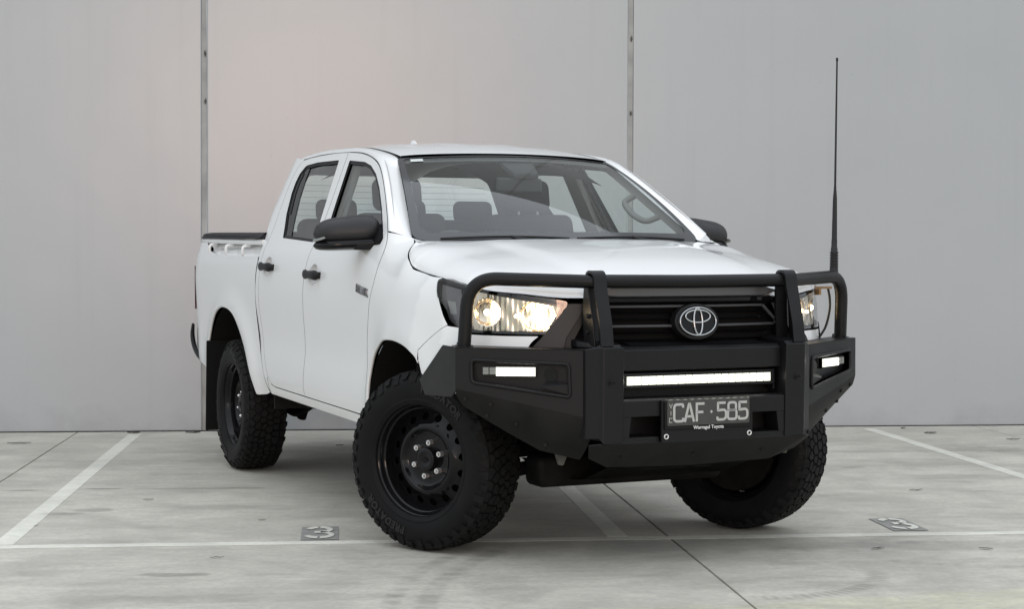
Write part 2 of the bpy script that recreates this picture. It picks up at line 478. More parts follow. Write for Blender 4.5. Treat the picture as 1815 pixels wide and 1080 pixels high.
def lathe(name, profile, seg, material, parent=None, sign=-1, angle=35):
    V, F = lathe_data(profile, seg, sign=sign)
    bm = bmesh.new()
    bv = [bm.verts.new(v) for v in V]
    for f in F: bm.faces.new([bv[i] for i in f])
    bmesh.ops.remove_doubles(bm, verts=bm.verts[:], dist=1e-5)
    return bm_obj(name, bm, material, parent, angle)

def resample(poly, step, closed=True):
    out = []
    n = len(poly)
    for i in range(n if closed else n - 1):
        a, b = poly[i], poly[(i + 1) % n]
        L = math.hypot(b[0] - a[0], b[1] - a[1])
        k = max(1, int(math.ceil(L / step)))
        for j in range(k):
            out.append((a[0] + (b[0] - a[0]) * j / k, a[1] + (b[1] - a[1]) * j / k))
    if not closed: out.append(tuple(poly[-1]))
    return out

def spline2(pts, n=6, closed=False):
    """2d Catmull-Rom"""
    if closed:
        q = [pts[-1]] + list(pts) + [pts[0], pts[1]]
    else:
        q = [(2 * pts[0][0] - pts[1][0], 2 * pts[0][1] - pts[1][1])] + list(pts) + [(2 * pts[-1][0] - pts[-2][0], 2 * pts[-1][1] - pts[-2][1])]
    out = []
    for i in range(1, len(q) - 2):
        for k in range(n):
            t = k / n
            r = []
            for d in (0, 1):
                p0, p1, p2, p3 = q[i - 1][d], q[i][d], q[i + 1][d], q[i + 2][d]
                r.append(.5 * (2 * p1 + (-p0 + p2) * t + (2 * p0 - 5 * p1 + 4 * p2 - p3) * t * t + (-p0 + 3 * p1 - 3 * p2 + p3) * t ** 3))
            out.append(tuple(r))
    if not closed: out.append(tuple(pts[-1]))
    return out

def round_poly(poly, rad, n=5):
    """round the corners of a closed 2d polygon; rad a number or one per corner"""
    out = []
    N = len(poly)
    for i in range(N):
        a, b, c = (Vector(poly[i - 1]), Vector(poly[i]), Vector(poly[(i + 1) % N]))
        r = rad[i] if isinstance(rad, (list, tuple)) else rad
        u, v = a - b, c - b
        r = min(r, u.length * .49, v.length * .49)
        if r < 1e-6:
            out.append(tuple(b)); continue
        p, q = b + u.normalized() * r, b + v.normalized() * r
        for k in range(n + 1):
            t = k / n
            out.append(tuple(p * (1 - t) ** 2 + b * 2 * t * (1 - t) + q * t * t))
    return out

def inside(pts, poly):
    """even-odd test, numpy"""
    P = np.asarray(pts); q = np.asarray(poly)
    x, y = P[:, 0][:, None], P[:, 1][:, None]
    x0, y0 = q[:, 0][None], q[:, 1][None]
    x1, y1 = np.roll(q[:, 0], -1)[None], np.roll(q[:, 1], -1)[None]
    dy = np.where(y1 == y0, 1e-12, y1 - y0)
    c = ((y0 > y) != (y1 > y)) & (x < (x1 - x0) * (y - y0) / dy + x0)
    return c.sum(1) % 2 == 1

def seg_dist(pts, poly, closed=True):
    P = np.asarray(pts, float); q = np.asarray(poly, float)
    a = q if closed else q[:-1]
    b = np.roll(q, -1, 0) if closed else q[1:]
    d = b - a
    L = np.maximum((d * d).sum(1), 1e-12)
    ap = P[:, None] - a[None]
    t = np.clip((ap * d[None]).sum(2) / L[None], 0, 1)
    v = ap - t[..., None] * d[None]
    return np.sqrt((v * v).sum(2)).min(1)

def patch(name, outline, f, material, parent=None, holes=(), step=.05, flange=.018, hint=(0, 0, 1), inner=None, bstep=None, off=0.0, extra=(), hole_flange=None):
    """curved sheet over a 2d outline: f(u, v) -> 3d point. The rim is folded back by `flange`;
    `inner` = (depth, material) closes it behind with a second skin."""
    bstep = bstep or step * .8
    loops = [resample(outline, bstep)] + [resample(h, bstep * .7) for h in holes]
    us = [p[0] for p in loops[0]]; vs2 = [p[1] for p in loops[0]]
    gx = np.arange(min(us) + step * .37, max(us), step); gy = np.arange(min(vs2) + step * .37, max(vs2), step)
    G = np.array([(a + (step * .5 if j % 2 else 0), b) for j, b in enumerate(gy) for a in gx]).reshape(-1, 2)
    if len(extra): G = np.vstack([G, np.asarray(extra)])
    keep = np.ones(len(G), bool)
    if len(G):
        keep &= inside(G, loops[0])
        for h in loops[1:]: keep &= ~inside(G, h)
        for lp in loops:
            md = seg_dist(G, lp)
            lim = np.full(len(G), step * .35)
            if len(extra): lim[-len(extra):] = .0012
            keep &= md > lim
    P2 = [tuple(p) for lp in loops for p in lp] + [tuple(p) for p in G[keep]]
    E = []
    k = 0
    for lp in loops:
        n = len(lp)
        E += [(k + i, k + (i + 1) % n) for i in range(n)]; k += n
    nb = k
    vo, eo, fo, ov, oe, of = delaunay_2d_cdt([Vector(p) for p in P2], E, [], 0, 1e-7)
    cen = np.array([[sum(vo[i][0] for i in t) / 3, sum(vo[i][1] for i in t) / 3] for t in fo])
    ok = inside(cen, loops[0])
    for h in loops[1:]: ok &= ~inside(cen, h)
    tri = [list(t) for t, q in zip(fo, ok) if q]
    H = Vector(hint)
    e = 2e-4
    V3, N3 = [], []
    def ev(u, v):
        p = Vector(f(u, v))
        du = Vector(f(u + e, v)) - Vector(f(u - e, v)); dv = Vector(f(u, v + e)) - Vector(f(u, v - e))
        n = du.cross(dv)
        if n.length < 1e-12: n = H.copy()
        n.normalize()
        if n.dot(H) < 0: n = -n
        return p, n
    for q in vo:
        p, n = ev(q[0], q[1])
        V3.append(p + n * off); N3.append(n)
    F = []
    for t in tri:
        a, b, c = (V3[i] for i in t)
        nn = (b - a).cross(c - a)
        if nn.dot(N3[t[0]] + N3[t[1]] + N3[t[2]]) < 0: t = t[::-1]
        F.append(tuple(t))
    mi = [0] * len(F)
    nsheet = len(F)
    mats = [material]
    if inner:
        mats.append(inner[1])
        b0 = len(V3)
        V3 += [p - n * inner[0] for p, n in zip(V3[:b0], N3[:b0])]; N3 += [-n for n in N3[:b0]]
        for t in list(F): F.append(tuple(i + b0 for i in reversed(t)))
        mi += [1] * nsheet
    fd = flange
    if fd:
        fv = {}
        for li, lp in enumerate(loops):
            d_ = fd if li == 0 or hole_flange is None else hole_flange
            pts = []
            for (u, v) in lp:
                p, n = ev(u, v); p = p + n * off
                pts.append((p, n))
            n_ = len(lp)
            s0 = len(V3)
            # wall normals
            for i in range(n_):
                p, n = pts[i]
                t = (pts[(i + 1) % n_][0] - pts[i - 1][0])
                w = t.cross(n)
                w = w.normalized() if w.length > 1e-9 else n
                V3 += [p, p - n * d_]; N3 += [w, w]
            for i in range(n_):
                a, b = s0 + 2 * i, s0 + 2 * ((i + 1) % n_)
                F.append((a, b, b + 1, a + 1)); mi.append(0)
    # orient wall normals outward is not needed: both sides render the same
    return mesh_obj(name, V3, F, material, parent, True, N3, mats, mi)

def grid_surf(name, fn, nu, nv, material, parent=None, hint=(0, 0, 1), closed_u=False):
    """regular grid fn(u, v), u and v in 0..1"""
    V, F = [], []
    for i in range(nu + 1):
        for j in range(nv + 1):
            V.append(fn(i / nu, j / nv))
    for i in range(nu):
        for j in range(nv):
            a = i * (nv + 1) + j
            F.append((a, a + nv + 1, a + nv + 2, a + 1))
    o = mesh_obj(name, V, F, material, parent, True)
    me = o.data
    nsum = Vector((0, 0, 0))
    for p in me.polygons: nsum += p.normal * p.area
    if nsum.dot(Vector(hint)) < 0:
        me.flip_normals()
    return o

def text_mesh(body, size, extrude, shear=0.0, bold=0.0, align='CENTER', spacing=1.0):
    cu = bpy.data.curves.new('lettering', 'FONT')
    cu.body = body; cu.size = size; cu.extrude = extrude; cu.shear = shear; cu.offset = bold
    cu.align_x = align; cu.align_y = 'CENTER'; cu.space_character = spacing
    cu.resolution_u = 3
    o = bpy.data.objects.new('lettering', cu)
    COL.objects.link(o)
    dg = bpy.context.evaluated_depsgraph_get(); dg.update()
    me = bpy.data.meshes.new_from_object(o.evaluated_get(dg))
    bpy.data.objects.remove(o); bpy.data.curves.remove(cu)
    return me

def ribbon_poly(path, w):
    """2d outline of a stroke of width w along an open path (mitred)"""
    P = [Vector(p) for p in path]
    Lf, Rt = [], []
    for i, p in enumerate(P):
        if i == 0: t = (P[1] - p).normalized(); k = 1
        elif i == len(P) - 1: t = (p - P[-2]).normalized(); k = 1
        else:
            a = (p - P[i - 1]).normalized(); b = (P[i + 1] - p).normalized()
            t = (a + b).normalized(); k = 1 / max(.5, t.dot(b))
        n = Vector((-t.y, t.x)) * (w / 2 * k)
        Lf.append(p + n); Rt.append(p - n)
    return Lf, Rt

def strokes_obj(name, strokes, w, place, material, parent=None, thick=.0):
    """flat lettering from strokes; place(u, v, h) -> 3d"""
    V, F = [], []
    for s in strokes:
        Lf, Rt = ribbon_poly(s, w)
        b = len(V)
        for l, r in zip(Lf, Rt):
            V += [place(l.x, l.y, thick), place(r.x, r.y, thick)]
        for i in range(len(Lf) - 1):
            F.append((b + 2 * i, b + 2 * i + 1, b + 2 * i + 3, b + 2 * i + 2))
        if thick:
            b2 = len(V)
            for l, r in zip(Lf, Rt):
                V += [place(l.x, l.y, 0), place(r.x, r.y, 0)]
            for i in range(len(Lf) - 1):
                F.append((b + 2 * i, b + 2 * i + 2, b2 + 2 * i + 2, b2 + 2 * i))
                F.append((b + 2 * i + 1, b2 + 2 * i + 1, b2 + 2 * i + 3, b + 2 * i + 3))
    return mesh_obj(name, V, F, material, parent)

# ---------------------------------------------------------------- the setting
def build_ground():
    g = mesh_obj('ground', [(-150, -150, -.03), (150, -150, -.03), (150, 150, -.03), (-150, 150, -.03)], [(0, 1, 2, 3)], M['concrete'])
    g['kind'] = 'structure'; g['label'] = 'pale grey concrete car park with painted bay lines'
    g.data.materials[0] = M['dark_gap']
    # cast slabs
    x0, pitch, gap = -3.03, 3.34, .009
    ys = [-16.6, -13.0, -9.4, -5.81, -2.22, 1.37, 4.97]
    xs = [x0 + pitch * k for k in range(-4, 6)]
    for i in range(len(xs) - 1):
        for j in range(len(ys) - 1):
            gy = .0035
            bm = bmesh.new()
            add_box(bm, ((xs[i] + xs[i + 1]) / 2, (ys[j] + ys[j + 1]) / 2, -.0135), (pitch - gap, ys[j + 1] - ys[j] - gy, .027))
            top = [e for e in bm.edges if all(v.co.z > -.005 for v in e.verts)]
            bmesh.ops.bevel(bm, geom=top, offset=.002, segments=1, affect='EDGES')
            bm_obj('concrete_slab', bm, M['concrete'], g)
    for x in (-1, 1):   # the rest of the yard, out of view
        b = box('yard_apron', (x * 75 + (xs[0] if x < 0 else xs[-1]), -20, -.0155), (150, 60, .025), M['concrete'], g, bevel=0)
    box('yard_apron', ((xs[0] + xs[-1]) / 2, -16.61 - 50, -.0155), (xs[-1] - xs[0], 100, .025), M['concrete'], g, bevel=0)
    # painted lines
    def line(poly):
        V = [(x, y, .0016) for x, y in poly] + [(x, y, .0008) for x, y in poly]
        n = len(poly)
        mesh_obj('painted_line', V, [tuple(range(n))] + [(i, i + n, (i + 1) % n + n, (i + 1) % n) for i in range(n)], M['line'], g)
    w = .045
    line([(-9, -.096), (9, -.086), (9, -.001), (-9, -.011)])
    for x in (-5.29, -2.60, .083, 2.78, 5.47):
        line([(x - w, .0025), (x + w, .0025), (x + w, 4.80), (x - w, 4.80)])
    # bay numbers on their dark patches
    for cx, cy, nm in ((-1.243, .205, 'left'), (1.453, .235, 'right')):
        P = [(cx - .083, cy - .19), (cx + .083, cy - .19), (cx + .083, cy + .185), (cx - .083, cy + .185)]
        o = mesh_obj('number_patch', [(x, y, .003) for x, y in P], [(0, 1, 2, 3)], M['patch'], g)
        a = []
        def arc_(mx, my, rx, ry, d0, d1, n=14):
            return [(mx + rx * math.cos(R(d0 + (d1 - d0) * i / n)), my + ry * math.sin(R(d0 + (d1 - d0) * i / n))) for i in range(n + 1)]
        # bold stencil 3 drawn in a unit cell, then stretched along the bay
        a1 = arc_(-.02, .225, .33, .185, 168, 97); a2 = arc_(-.02, .225, .33, .185, 85, -82)
        b1 = arc_(-.02, -.205, .37, .205, 82, -85); b2 = arc_(-.02, -.205, .37, .205, -97, -168)
        num = strokes_obj('bay_number', [a1, a2, b1, b2, [(-.16, .02), (.04, .02)]], .165, lambda u, v, h: (cx + u * .150, cy + v * .345, .0065), M['line'], g)
        num['label'] = 'stencilled white number 3 of the %s bay' % nm
build_ground()

def build_wall():
    w = empty('building_wall', loc=(0, 4.97, 0))
    w['label'] = 'tall pale grey precast concrete wall behind the truck'; w['category'] = 'wall'
    H, jw = 8.2, .037
    edges = [-2.125 - 3.125 * 3 , -2.125 - 3.125 * 2, -2.125 - 3.125, -2.125, 1.0, 1.0 + 3.125, 1.0 + 3.125 * 2, 1.0 + 3.125 * 3]
    for a, b in zip(edges[:-1], edges[1:]):
        bm = bmesh.new()
        add_box(bm, ((a + b) / 2, .09, H / 2 + .003), (b - a - jw, .18, H), None, .012, 2)
        bm_obj('concrete_panel', bm, M['wall'], w, 40, True)
    for x in edges[1:-1]:
        bm = bmesh.new()
        n = 40
        V, F = [], []
        for i in range(n + 1):        # sealant bead, slightly uneven and hollow
            z = .006 + H * i / n
            for k, (u, d) in enumerate(((-.0185, .006), (-.008, .010), (.008, .010), (.0185, .006))):
                V.append((x + u + random.uniform(-.0012, .0012), d + random.uniform(-.0015, .0015), z))
        for i in range(n):
            for k in range(3):
                a = i * 4 + k; F.append((a, a + 1, a + 5, a + 4))
        mesh_obj('joint_sealant', V, F, M['sealant'], w, True)
    # torn spots in the sealant
    for x, z in ((-2.118, 2.742), (-2.116, 2.40), (1.006, 2.90), (1.002, 2.35)):
        pts = [(x + .008 * math.cos(a) * random.uniform(.6, 1.2), z + .022 * math.sin(a) * random.uniform(.6, 1.2)) for a in [k * math.pi / 4 for k in range(8)]]
        prism('sealant_tear', [(px, .004, pz) for px, pz in pts], [(px, .014, pz) for px, pz in pts], M['dirty'], w, 0)
    box('wall_footing', (edges[0] / 2 + edges[-1] / 2, .13, 0), (edges[-1] - edges[0], .08, .012), M['dark_gap'], w, bevel=0)
    # a run of dirt caught at the foot of the wall
build_wall()

# ---------------------------------------------------------------- body surfaces
def pchip(pts):
    pts=sorted(pts)
    xs=[p[0] for p in pts]; ys=[p[1] for p in pts]; n=len(xs)
    h=[xs[i+1]-xs[i] for i in range(n-1)]; d=[(ys[i+1]-ys[i])/h[i] for i in range(n-1)]
    m=[0]*n; m[0]=d[0]; m[-1]=d[-1]
    for i in range(1,n-1):
        if d[i-1]*d[i]<=0: m[i]=0
        else:
            w1=2*h[i]+h[i-1]; w2=h[i]+2*h[i-1]; m[i]=(w1+w2)/(w1/d[i-1]+w2/d[i])
    def f(x):
        if x<=xs[0]: return ys[0]+m[0]*(x-xs[0])
        if x>=xs[-1]: return ys[-1]+m[-1]*(x-xs[-1])
        i=0
        while x>xs[i+1]: i+=1
        t=(x-xs[i])/h[i]; t2=t*t; t3=t2*t
        return (2*t3-3*t2+1)*ys[i]+(t3-2*t2+t)*h[i]*m[i]+(3*t2-2*t3)*ys[i+1]+(t3-t2)*h[i]*m[i+1]
    return f
def sstep(a,b,x):
    t=min(1,max(0,(x-a)/(b-a))); return t*t*(3-2*t)
RAKE=.02
_cab=pchip([(.40,.80),(.46,.848),(.50,.866),(.54,.878),(.60,.888),(.68,.890),(.78,.887),(.88,.892),(.98,.900),(1.07,.904),(1.15,.901),(1.21,.893),(1.27,.878),(1.315,.858),(1.345,.8425),(1.5,.773),(1.7,.683),(1.9,.593)])
_bed=pchip([(.40,.84),(.50,.87),(.60,.888),(.80,.893),(1.0,.902),(1.1,.905),(1.18,.901),(1.25,.885),(1.30,.869),(1.36,.853)])
_fx=[-.5,-.2,.1,.35]
_f=[_cab,
 pchip([(.5,.88),(.65,.895),(.8,.905),(.9,.912),(1.0,.912),(1.08,.906),(1.15,.891),(1.20,.870),(1.25,.837),(1.28,.808),(1.32,.745),(1.36,.66)]),
 pchip([(.5,.89),(.7,.91),(.8,.918),(.9,.922),(1.0,.915),(1.08,.900),(1.13,.880),(1.17,.848),(1.20,.812),(1.24,.745),(1.3,.62)]),
 pchip([(.5,.89),(.7,.905),(.8,.903),(.9,.897),(1.0,.882),(1.08,.862),(1.13,.838),(1.16,.812),(1.20,.74),(1.26,.6)])]
def gauss(a,w): return math.exp(-(a/w)**2)
def S(x,z):
    zr=z+RAKE*(x+1.5)
    y=_cab(zr)
    if x>-.5:
        zz=z
        if x<-.2: a,b,t=_f[0](zr),_f[1](zz),sstep(-.5,-.2,x)
        elif x<.1: a,b,t=_f[1](zz),_f[2](zz),sstep(-.2,.1,x)
        elif x<.35: a,b,t=_f[2](zz),_f[3](zz),(x-.1)/.25
        else: a,b,t=_f[3](zz),_f[3](zz)-.25*(x-.35)-1.2*(x-.35)**2,1
        y=a+(b-a)*t
    r=math.hypot(x+.09,z-.45)
    if z<1.1: y+=.016*gauss(r-.45,.09)
    if x<-2.52:  # cab rear corner tuck
        y-=1.2*(x+2.52)**2
    return y
def SB(x,z):
    zr=z+RAKE*(x+1.5)
    y=_bed(zr)
    r=math.hypot((x+3.11)*.92,z-.48)
    if z<1.15: y+=.018*gauss(r-.49,.09)
    if x<-3.85: y-=.75*(x+3.85)**2
    return y
# nose plan curve
NOSE=[(.10,.905),(.25,.876),(.40,.845),(.52,.797),(.615,.713),(.685,.603),(.735,.49),(.78,.35),(.81,.2),(.82,0)]

def arclen(pts):
    a = [0.0]
    for p, q in zip(pts[:-1], pts[1:]): a.append(a[-1] + math.hypot(q[0] - p[0], q[1] - p[1]))
    return a
_nd = spline2(NOSE + [(.81, -.2)], 10)[:10 * (len(NOSE) - 1) + 1]
_na = arclen(_nd)
_nk = .985 * 1.0 / 1.0
_poly_len = arclen(NOSE)[-1]
_sc = _na[-1] / _poly_len
def nose_xy(t):
    """plan point of the nose at arc length t from behind the lamp; beyond the centre line it mirrors"""
    t *= _sc
    if t > _na[-1]:
        x, y = nose_xy((2 * _na[-1] - t) / _sc); return x, -y
    if t < 0: t = 0
    i = 0
    while i < len(_na) - 2 and _na[i + 1] < t: i += 1
    k = (t - _na[i]) / (_na[i + 1] - _na[i])
    return _nd[i][0] + (_nd[i + 1][0] - _nd[i][0]) * k, _nd[i][1] + (_nd[i + 1][1] - _nd[i][1]) * k
NT = _poly_len
def nose_pt(s):
    def f(t, z):
        x, y = nose_xy(t)
        lean = .10 * (1.0 - z) if z > .9 else .01       # the nose leans back towards the bonnet
        return (x + lean, s * y, z)
    return f
def nose_t_of_y(y):
    lo, hi = 0, NT
    for _ in range(40):
        m = (lo + hi) / 2
        if nose_xy(m)[1] > y: lo = m
        else: hi = m
    return lo

truck = empty('pickup_truck', rot=(0, 0, R(-72.258)))
truck['label'] = 'white dual cab pickup truck with black bull bar and lit headlights'
truck['category'] = 'pickup truck'
T = truck
SIDES = ((-1, 'right'), (1, 'left'))

def zr(v, x): return v - RAKE * (x + 1.5)
B_LINE = [(-1.605, 1.798), (-1.57, 1.66), (-1.53, 1.50), (-1.512, 1.345), (-1.53, 1.22), (-1.548, 1.14), (-1.565, .976), (-1.567, .844), (-1.575, .743), (-1.606, .62), (-1.612, .545)]
B_LINE = spline2(B_LINE, 4)
F_LINE = spline2([(-.605, .525), (-.59, .70), (-.583, .841), (-.545, .96), (-.507, 1.063), (-.463, 1.14), (-.44, 1.22), (-.437, 1.269), (-.457, 1.318), (-.492, 1.368)], 4)
TOP_F = spline2([(-.492, 1.368), (-.602, 1.451), (-.756, 1.554), (-.927, 1.655), (-1.058, 1.713), (-1.215, 1.753), (-1.392, 1.780), (-1.605, 1.797)], 4)
TOP_R = spline2([(-1.605, 1.797), (-1.80, 1.805), (-2.048, 1.808), (-2.25, 1.806), (-2.373, 1.801)], 4)
C_LINE = spline2([(-2.373, 1.801), (-2.435, 1.775), (-2.462, 1.70), (-2.455, 1.61), (-2.425, 1.50), (-2.40, 1.38), (-2.392, 1.25), (-2.40, 1.163), (-2.415, .988), (-2.372, .808), (-2.337, .70), (-2.29, .615), (-2.23, .568), (-2.15, .556)], 4)
CAB_REAR = spline2([(-2.30, .515), (-2.345, .56), (-2.372, .62), (-2.405, .70), (-2.437, .808), (-2.478, .988), (-2.468, 1.163), (-2.455, 1.257), (-2.475, 1.35), (-2.54, 1.44), (-2.60, 1.53), (-2.645, 1.64), (-2.655, 1.73), (-2.63, 1.80), (-2.56, 1.825)], 4)
g = .0022
def shift(pts, dx, dz=0): return [(x + dx, z + dz) for x, z in pts]
door_f = list(F_LINE) + TOP_F[1:-1] + shift(B_LINE, g) + [(-1.40, .541), (-1.0, .533)]
door_r = shift(list(reversed(B_LINE)), -g) + TOP_R[1:] + C_LINE[1:] + [(-1.9, .551)]
win_r = [(-2.139, 1.363), (-2.269, 1.496), (-2.346, 1.614), (-2.362, 1.675), (-2.350, 1.725), (-2.292, 1.766), (-2.092, 1.773), (-1.714, 1.764), (-1.592, 1.454), (-1.548, 1.333)]
win_f = [(-1.528, 1.752), (-1.264, 1.730), (-1.139, 1.705), (-1.006, 1.657), (-.866, 1.584), (-.70, 1.479), (-.564, 1.379), (-.512, 1.330), (-.535, 1.313), (-1.383, 1.324)]
def inset_poly(p, d):
    n = len(p); out = []
    area = sum(p[i][0] * p[(i + 1) % n][1] - p[(i + 1) % n][0] * p[i][1] for i in range(n))
    sg = 1 if area > 0 else -1
    for i in range(n):
        a, b, c = Vector(p[i - 1]), Vector(p[i]), Vector(p[(i + 1) % n])
        u, v = (b - a).normalized(), (c - b).normalized()
        n1, n2 = Vector((-u.y, u.x)) * sg, Vector((-v.y, v.x)) * sg
        m = n1 + n2
        m = m / max(.35, m.length_squared) * 2 * .5 * 2 if m.length > 1e-6 else n1
        m = (n1 + n2).normalized() / max(.4, (n1 + n2).normalized().dot(n1))
        out.append(tuple(b + m * d))
    return out
W_R = round_poly(win_r, [.012, .0, 0, 0, 0, .02, 0, .010, 0, .012], 4)
W_F = round_poly(win_f, [.012, .0, 0, 0, 0, 0, 0, .012, .012, .012], 4)

ARCH_F = spline2([(-.560, .50), (-.566, .64), (-.545, .745), (-.478, .825), (-.33, .884), (-.212, .899), (-.081, .895), (.049, .877), (.14, .845), (.174, .817)], 4)
ARCH_R = spline2([(-2.555, .49), (-2.605, .60), (-2.70, .72), (-2.80, .82), (-2.902, .905), (-2.99, .945), (-3.12, .968), (-3.27, .965), (-3.42, .918), (-3.53, .83), (-3.60, .72), (-3.64, .60), (-3.65, .50)], 4)

def side_f(s):
    return lambda x, z: (x, s * S(x, z), z)
def bed_f(s):
    return lambda x, z: (x, s * SB(x, z), z)

hood_seam = [(-.281, .762, 1.32), (-.236, .809, 1.281), (-.169, .835, 1.248), (-.102, .845, 1.214), (-.048, .841, 1.199), (.203, .831, 1.167), (.404, .811, 1.144)]
hood_xz = spline2([(p[0], p[2]) for p in hood_seam], 4)

def body_sides():
    for s, side in SIDES:
        hint = (0, s, 0)
        f = side_f(s)
        # ---- doors
        circ = lambda cx, cz, r: [(cx + r * 1.25 * math.cos(a), cz + r * math.sin(a)) for a in [2 * math.pi * k / 20 for k in range(20)]]
        for outline, W, kind, hx, hz in ((door_f, W_F, 'front', -1.385, 1.169), (door_r, W_R, 'rear', -2.238, 1.207)):
            d = patch('door', outline, f, M['white'], T, [W, circ(hx, hz, .054)], .05, .02, hint, None, .03)
            d['label'] = '%s %s door' % (side, kind)
            trim = [p for p in outline]
            # inner trim card below the glass and dark pillar faces round it
            patch('door_trim', inset_poly(outline, .012) if False else outline, f, M['interior'], d, [inset_poly(W, -.012)], .09, 0, hint, None, .06, -.055)
            patch('window_seal', W, f, M['trim'], d, [inset_poly(W, .016)], .05, .006, hint, None, .03, -.005)
            patch('window_glass', inset_poly(W, .004), f, M['side_glass'], d, (), .08, 0, hint, None, .05, -.012)
            if kind == 'rear':
                tri = [p for p in W if p[0] < -2.28 and p[1] > 1.36] 
                q = round_poly(win_r, [.012, .0, 0, 0, 0, .02, 0, .010, 0, .012], 4)
                edge = [p for p in q if p[0] <= -2.13 and p[1] < 1.766] + [(-2.215, 1.7665), (-2.245, 1.70), (-2.20, 1.60), (-2.12, 1.48), (-2.02, 1.357)]
                edge.sort(key=lambda p: 0)
                lead = [p for p in q if p[0] <= -2.13]
                lead = sorted([p for p in lead if p[1] < 1.767], key=lambda p: p[1])
                poly = lead + [(-2.225, 1.7655), (-2.215, 1.69), (-2.17, 1.58), (-2.09, 1.46), (-2.01, 1.358)]
                patch('quarter_trim', poly, f, M['gloss'], d, (), .06, .004, hint, None, .04, -.008)
                poly2 = [(x + .030, z) for x, z in lead if 1.39 < z < 1.74]
                poly2 = poly2 + [(x + .030, z) for x, z in reversed(poly2)]
                patch('quarter_pane', poly2, f, M['dkgrey'], d, (), .06, .002, hint, None, .04, -.005)
            # handle: dished cup, bar with wide ends
            V, F = [], []
            nr, na = 6, 28
            for i in range(nr + 1):
                q_ = i / nr
                for k in range(na):
                    a = 2 * math.pi * k / na
                    x, z = hx + .0675 * q_ * math.cos(a), hz + .054 * q_ * math.sin(a)
                    V.append((x, s * (S(x, z) - .034 * math.cos(q_ * math.pi / 2) ** .6 - .0005), z))
            for i in range(nr):
                for k in range(na):
                    F.append((i * na + k, i * na + (k + 1) % na, (i + 1) * na + (k + 1) % na, (i + 1) * na + k))
            mesh_obj('handle_cup', V, F, M['white'], d, True)
            bm = bmesh.new()
            pts, rad = [], []
            for k in range(17):
                u = -1 + k / 8
                x = hx + u * .112 + .010
                z = hz - .003 * u
                pts.append((x, s * (S(hx, hz) + .016 + .012 * (1 - u * u)), z))
                rad.append((.0185 + .014 * abs(u) ** 1.6) * math.sqrt(max(.04, 1 - abs(u) ** 6)))
            add_tube(bm, pts, rad, 14, flat=.62)
            for k_ in (-1, 1):
                add_box(bm, (hx + .01 + k_ * .083, s * (S(hx, hz) + .004), hz - .003 * k_), (.05, .03, .034), None, .006)
            bm_obj('handle', bm, M['plastic'], d, 50)
            if kind == 'front':
                me = text_mesh('HILUX', .052, .003, 0.0, .0016, spacing=1.06)
                vv = []
                for v in me.vertices:
                    if s < 0: x = -.615 + v.co.x * 1.06
                    else: x = -.615 - v.co.x * 1.06
                    z = 1.10 + v.co.y * .95 + (-.14) * (x + .615)
                    v.co = (x, s * (S(x, z) + .0025 + v.co.z), z)
                me.materials.append(M['badge'])
                link(bpy.data.objects.new('badge', me), d)
        # ---- jamb behind the shut lines
        jam = [(-.62, .53), (-.60, .84), (-.47, 1.16), (-.46, 1.30), (-.54, 1.30), (-1.45, 1.30), (-2.15, 1.33), (-2.30, 1.30), (-2.38, 1.1), (-2.39, .95), (-2.33, .75), (-2.25, .60), (-2.1, .575), (-1.6, .56)]
        for nm, pl in (('shut_pillar', [(x + dx, z) for x, z in B_LINE for dx in (0,)]),):
            L_ = [(x + .03, z) for x, z in pl]; R_ = [(x - .03, z) for x, z in reversed(pl)]
            patch('door_jamb', L_ + R_, f, M['jamb'], T, (), .06, 0, hint, None, .05, -.02)
        for pl in (F_LINE + TOP_F[1:], TOP_R + C_LINE[1:]):
            n_ = len(pl)
            Lp = [Vector(p) for p in pl]
            off = []
            for i in range(n_):
                t = (Lp[min(i + 1, n_ - 1)] - Lp[max(i - 1, 0)]).normalized(); off.append(Vector((-t.y, t.x)) * .022)
            A = [tuple(p + o) for p, o in zip(Lp, off)]; B = [tuple(p - o) for p, o in zip(Lp, off)]
            V, F = [], []
            for a, b in zip(A, B):
                V += [(a[0], s * (S(*a) - .022), a[1]), (b[0], s * (S(*b) - .022), b[1])]
            for i in range(n_ - 1): F.append((2 * i, 2 * i + 1, 2 * i + 3, 2 * i + 2))
            mesh_obj('door_jamb', V, F, M['jamb'], T)
        # ---- sill
        sill = [(-.60, .5185), (-1.0, .528), (-1.4, .536), (-1.61, .5395), (-1.9, .546), (-2.15, .551), (-2.235, .562), (-2.288, .603), (-2.30, .585), (-2.303, .52), (-2.29, .508), (-.60, .474)]
        patch('sill', sill, f, M['white'], T, (), .03, .03, hint)
        patch('sill_underside', [(-.60, .0), (-2.28, .0), (-2.28, 1.0), (-.60, 1.0)], lambda x, v: (x, s * (.842 - .22 * v), zr(.488, x) + .03 * v), M['under'], T, (), .2, 0, (0, 0, -1))
        # ---- cab corner behind the door
        cab = [(x - g * 1.5, z) for x, z in C_LINE[:-4]] 
        poly = list(reversed(cab)) + list(reversed(CAB_REAR[2:]))[0:0]
        poly = cab + [(-2.262, .5725), (-2.292, .607), (-2.306, .585), (-2.308, .522)] + CAB_REAR[1:]
        patch('cab_corner', poly, f, M['white'], T, (), .04, .03, hint, (.05, M['interior']))
        # ---- front wing (fender)
        fl = [(x + 2 * g, z) for x, z in F_LINE]
        top = [(-.487, 1.366), (-.44, 1.360), (-.38, 1.350), (-.325, 1.336)]
        lamp = spline2([(.208, 1.166), (.220, 1.150), (.234, 1.124), (.282, 1.074), (.345, 1.013), (.383, .978)], 3)
        bump = spline2([(.383, .977), (.316, .948), (.24, .909), (.176, .868)], 3)
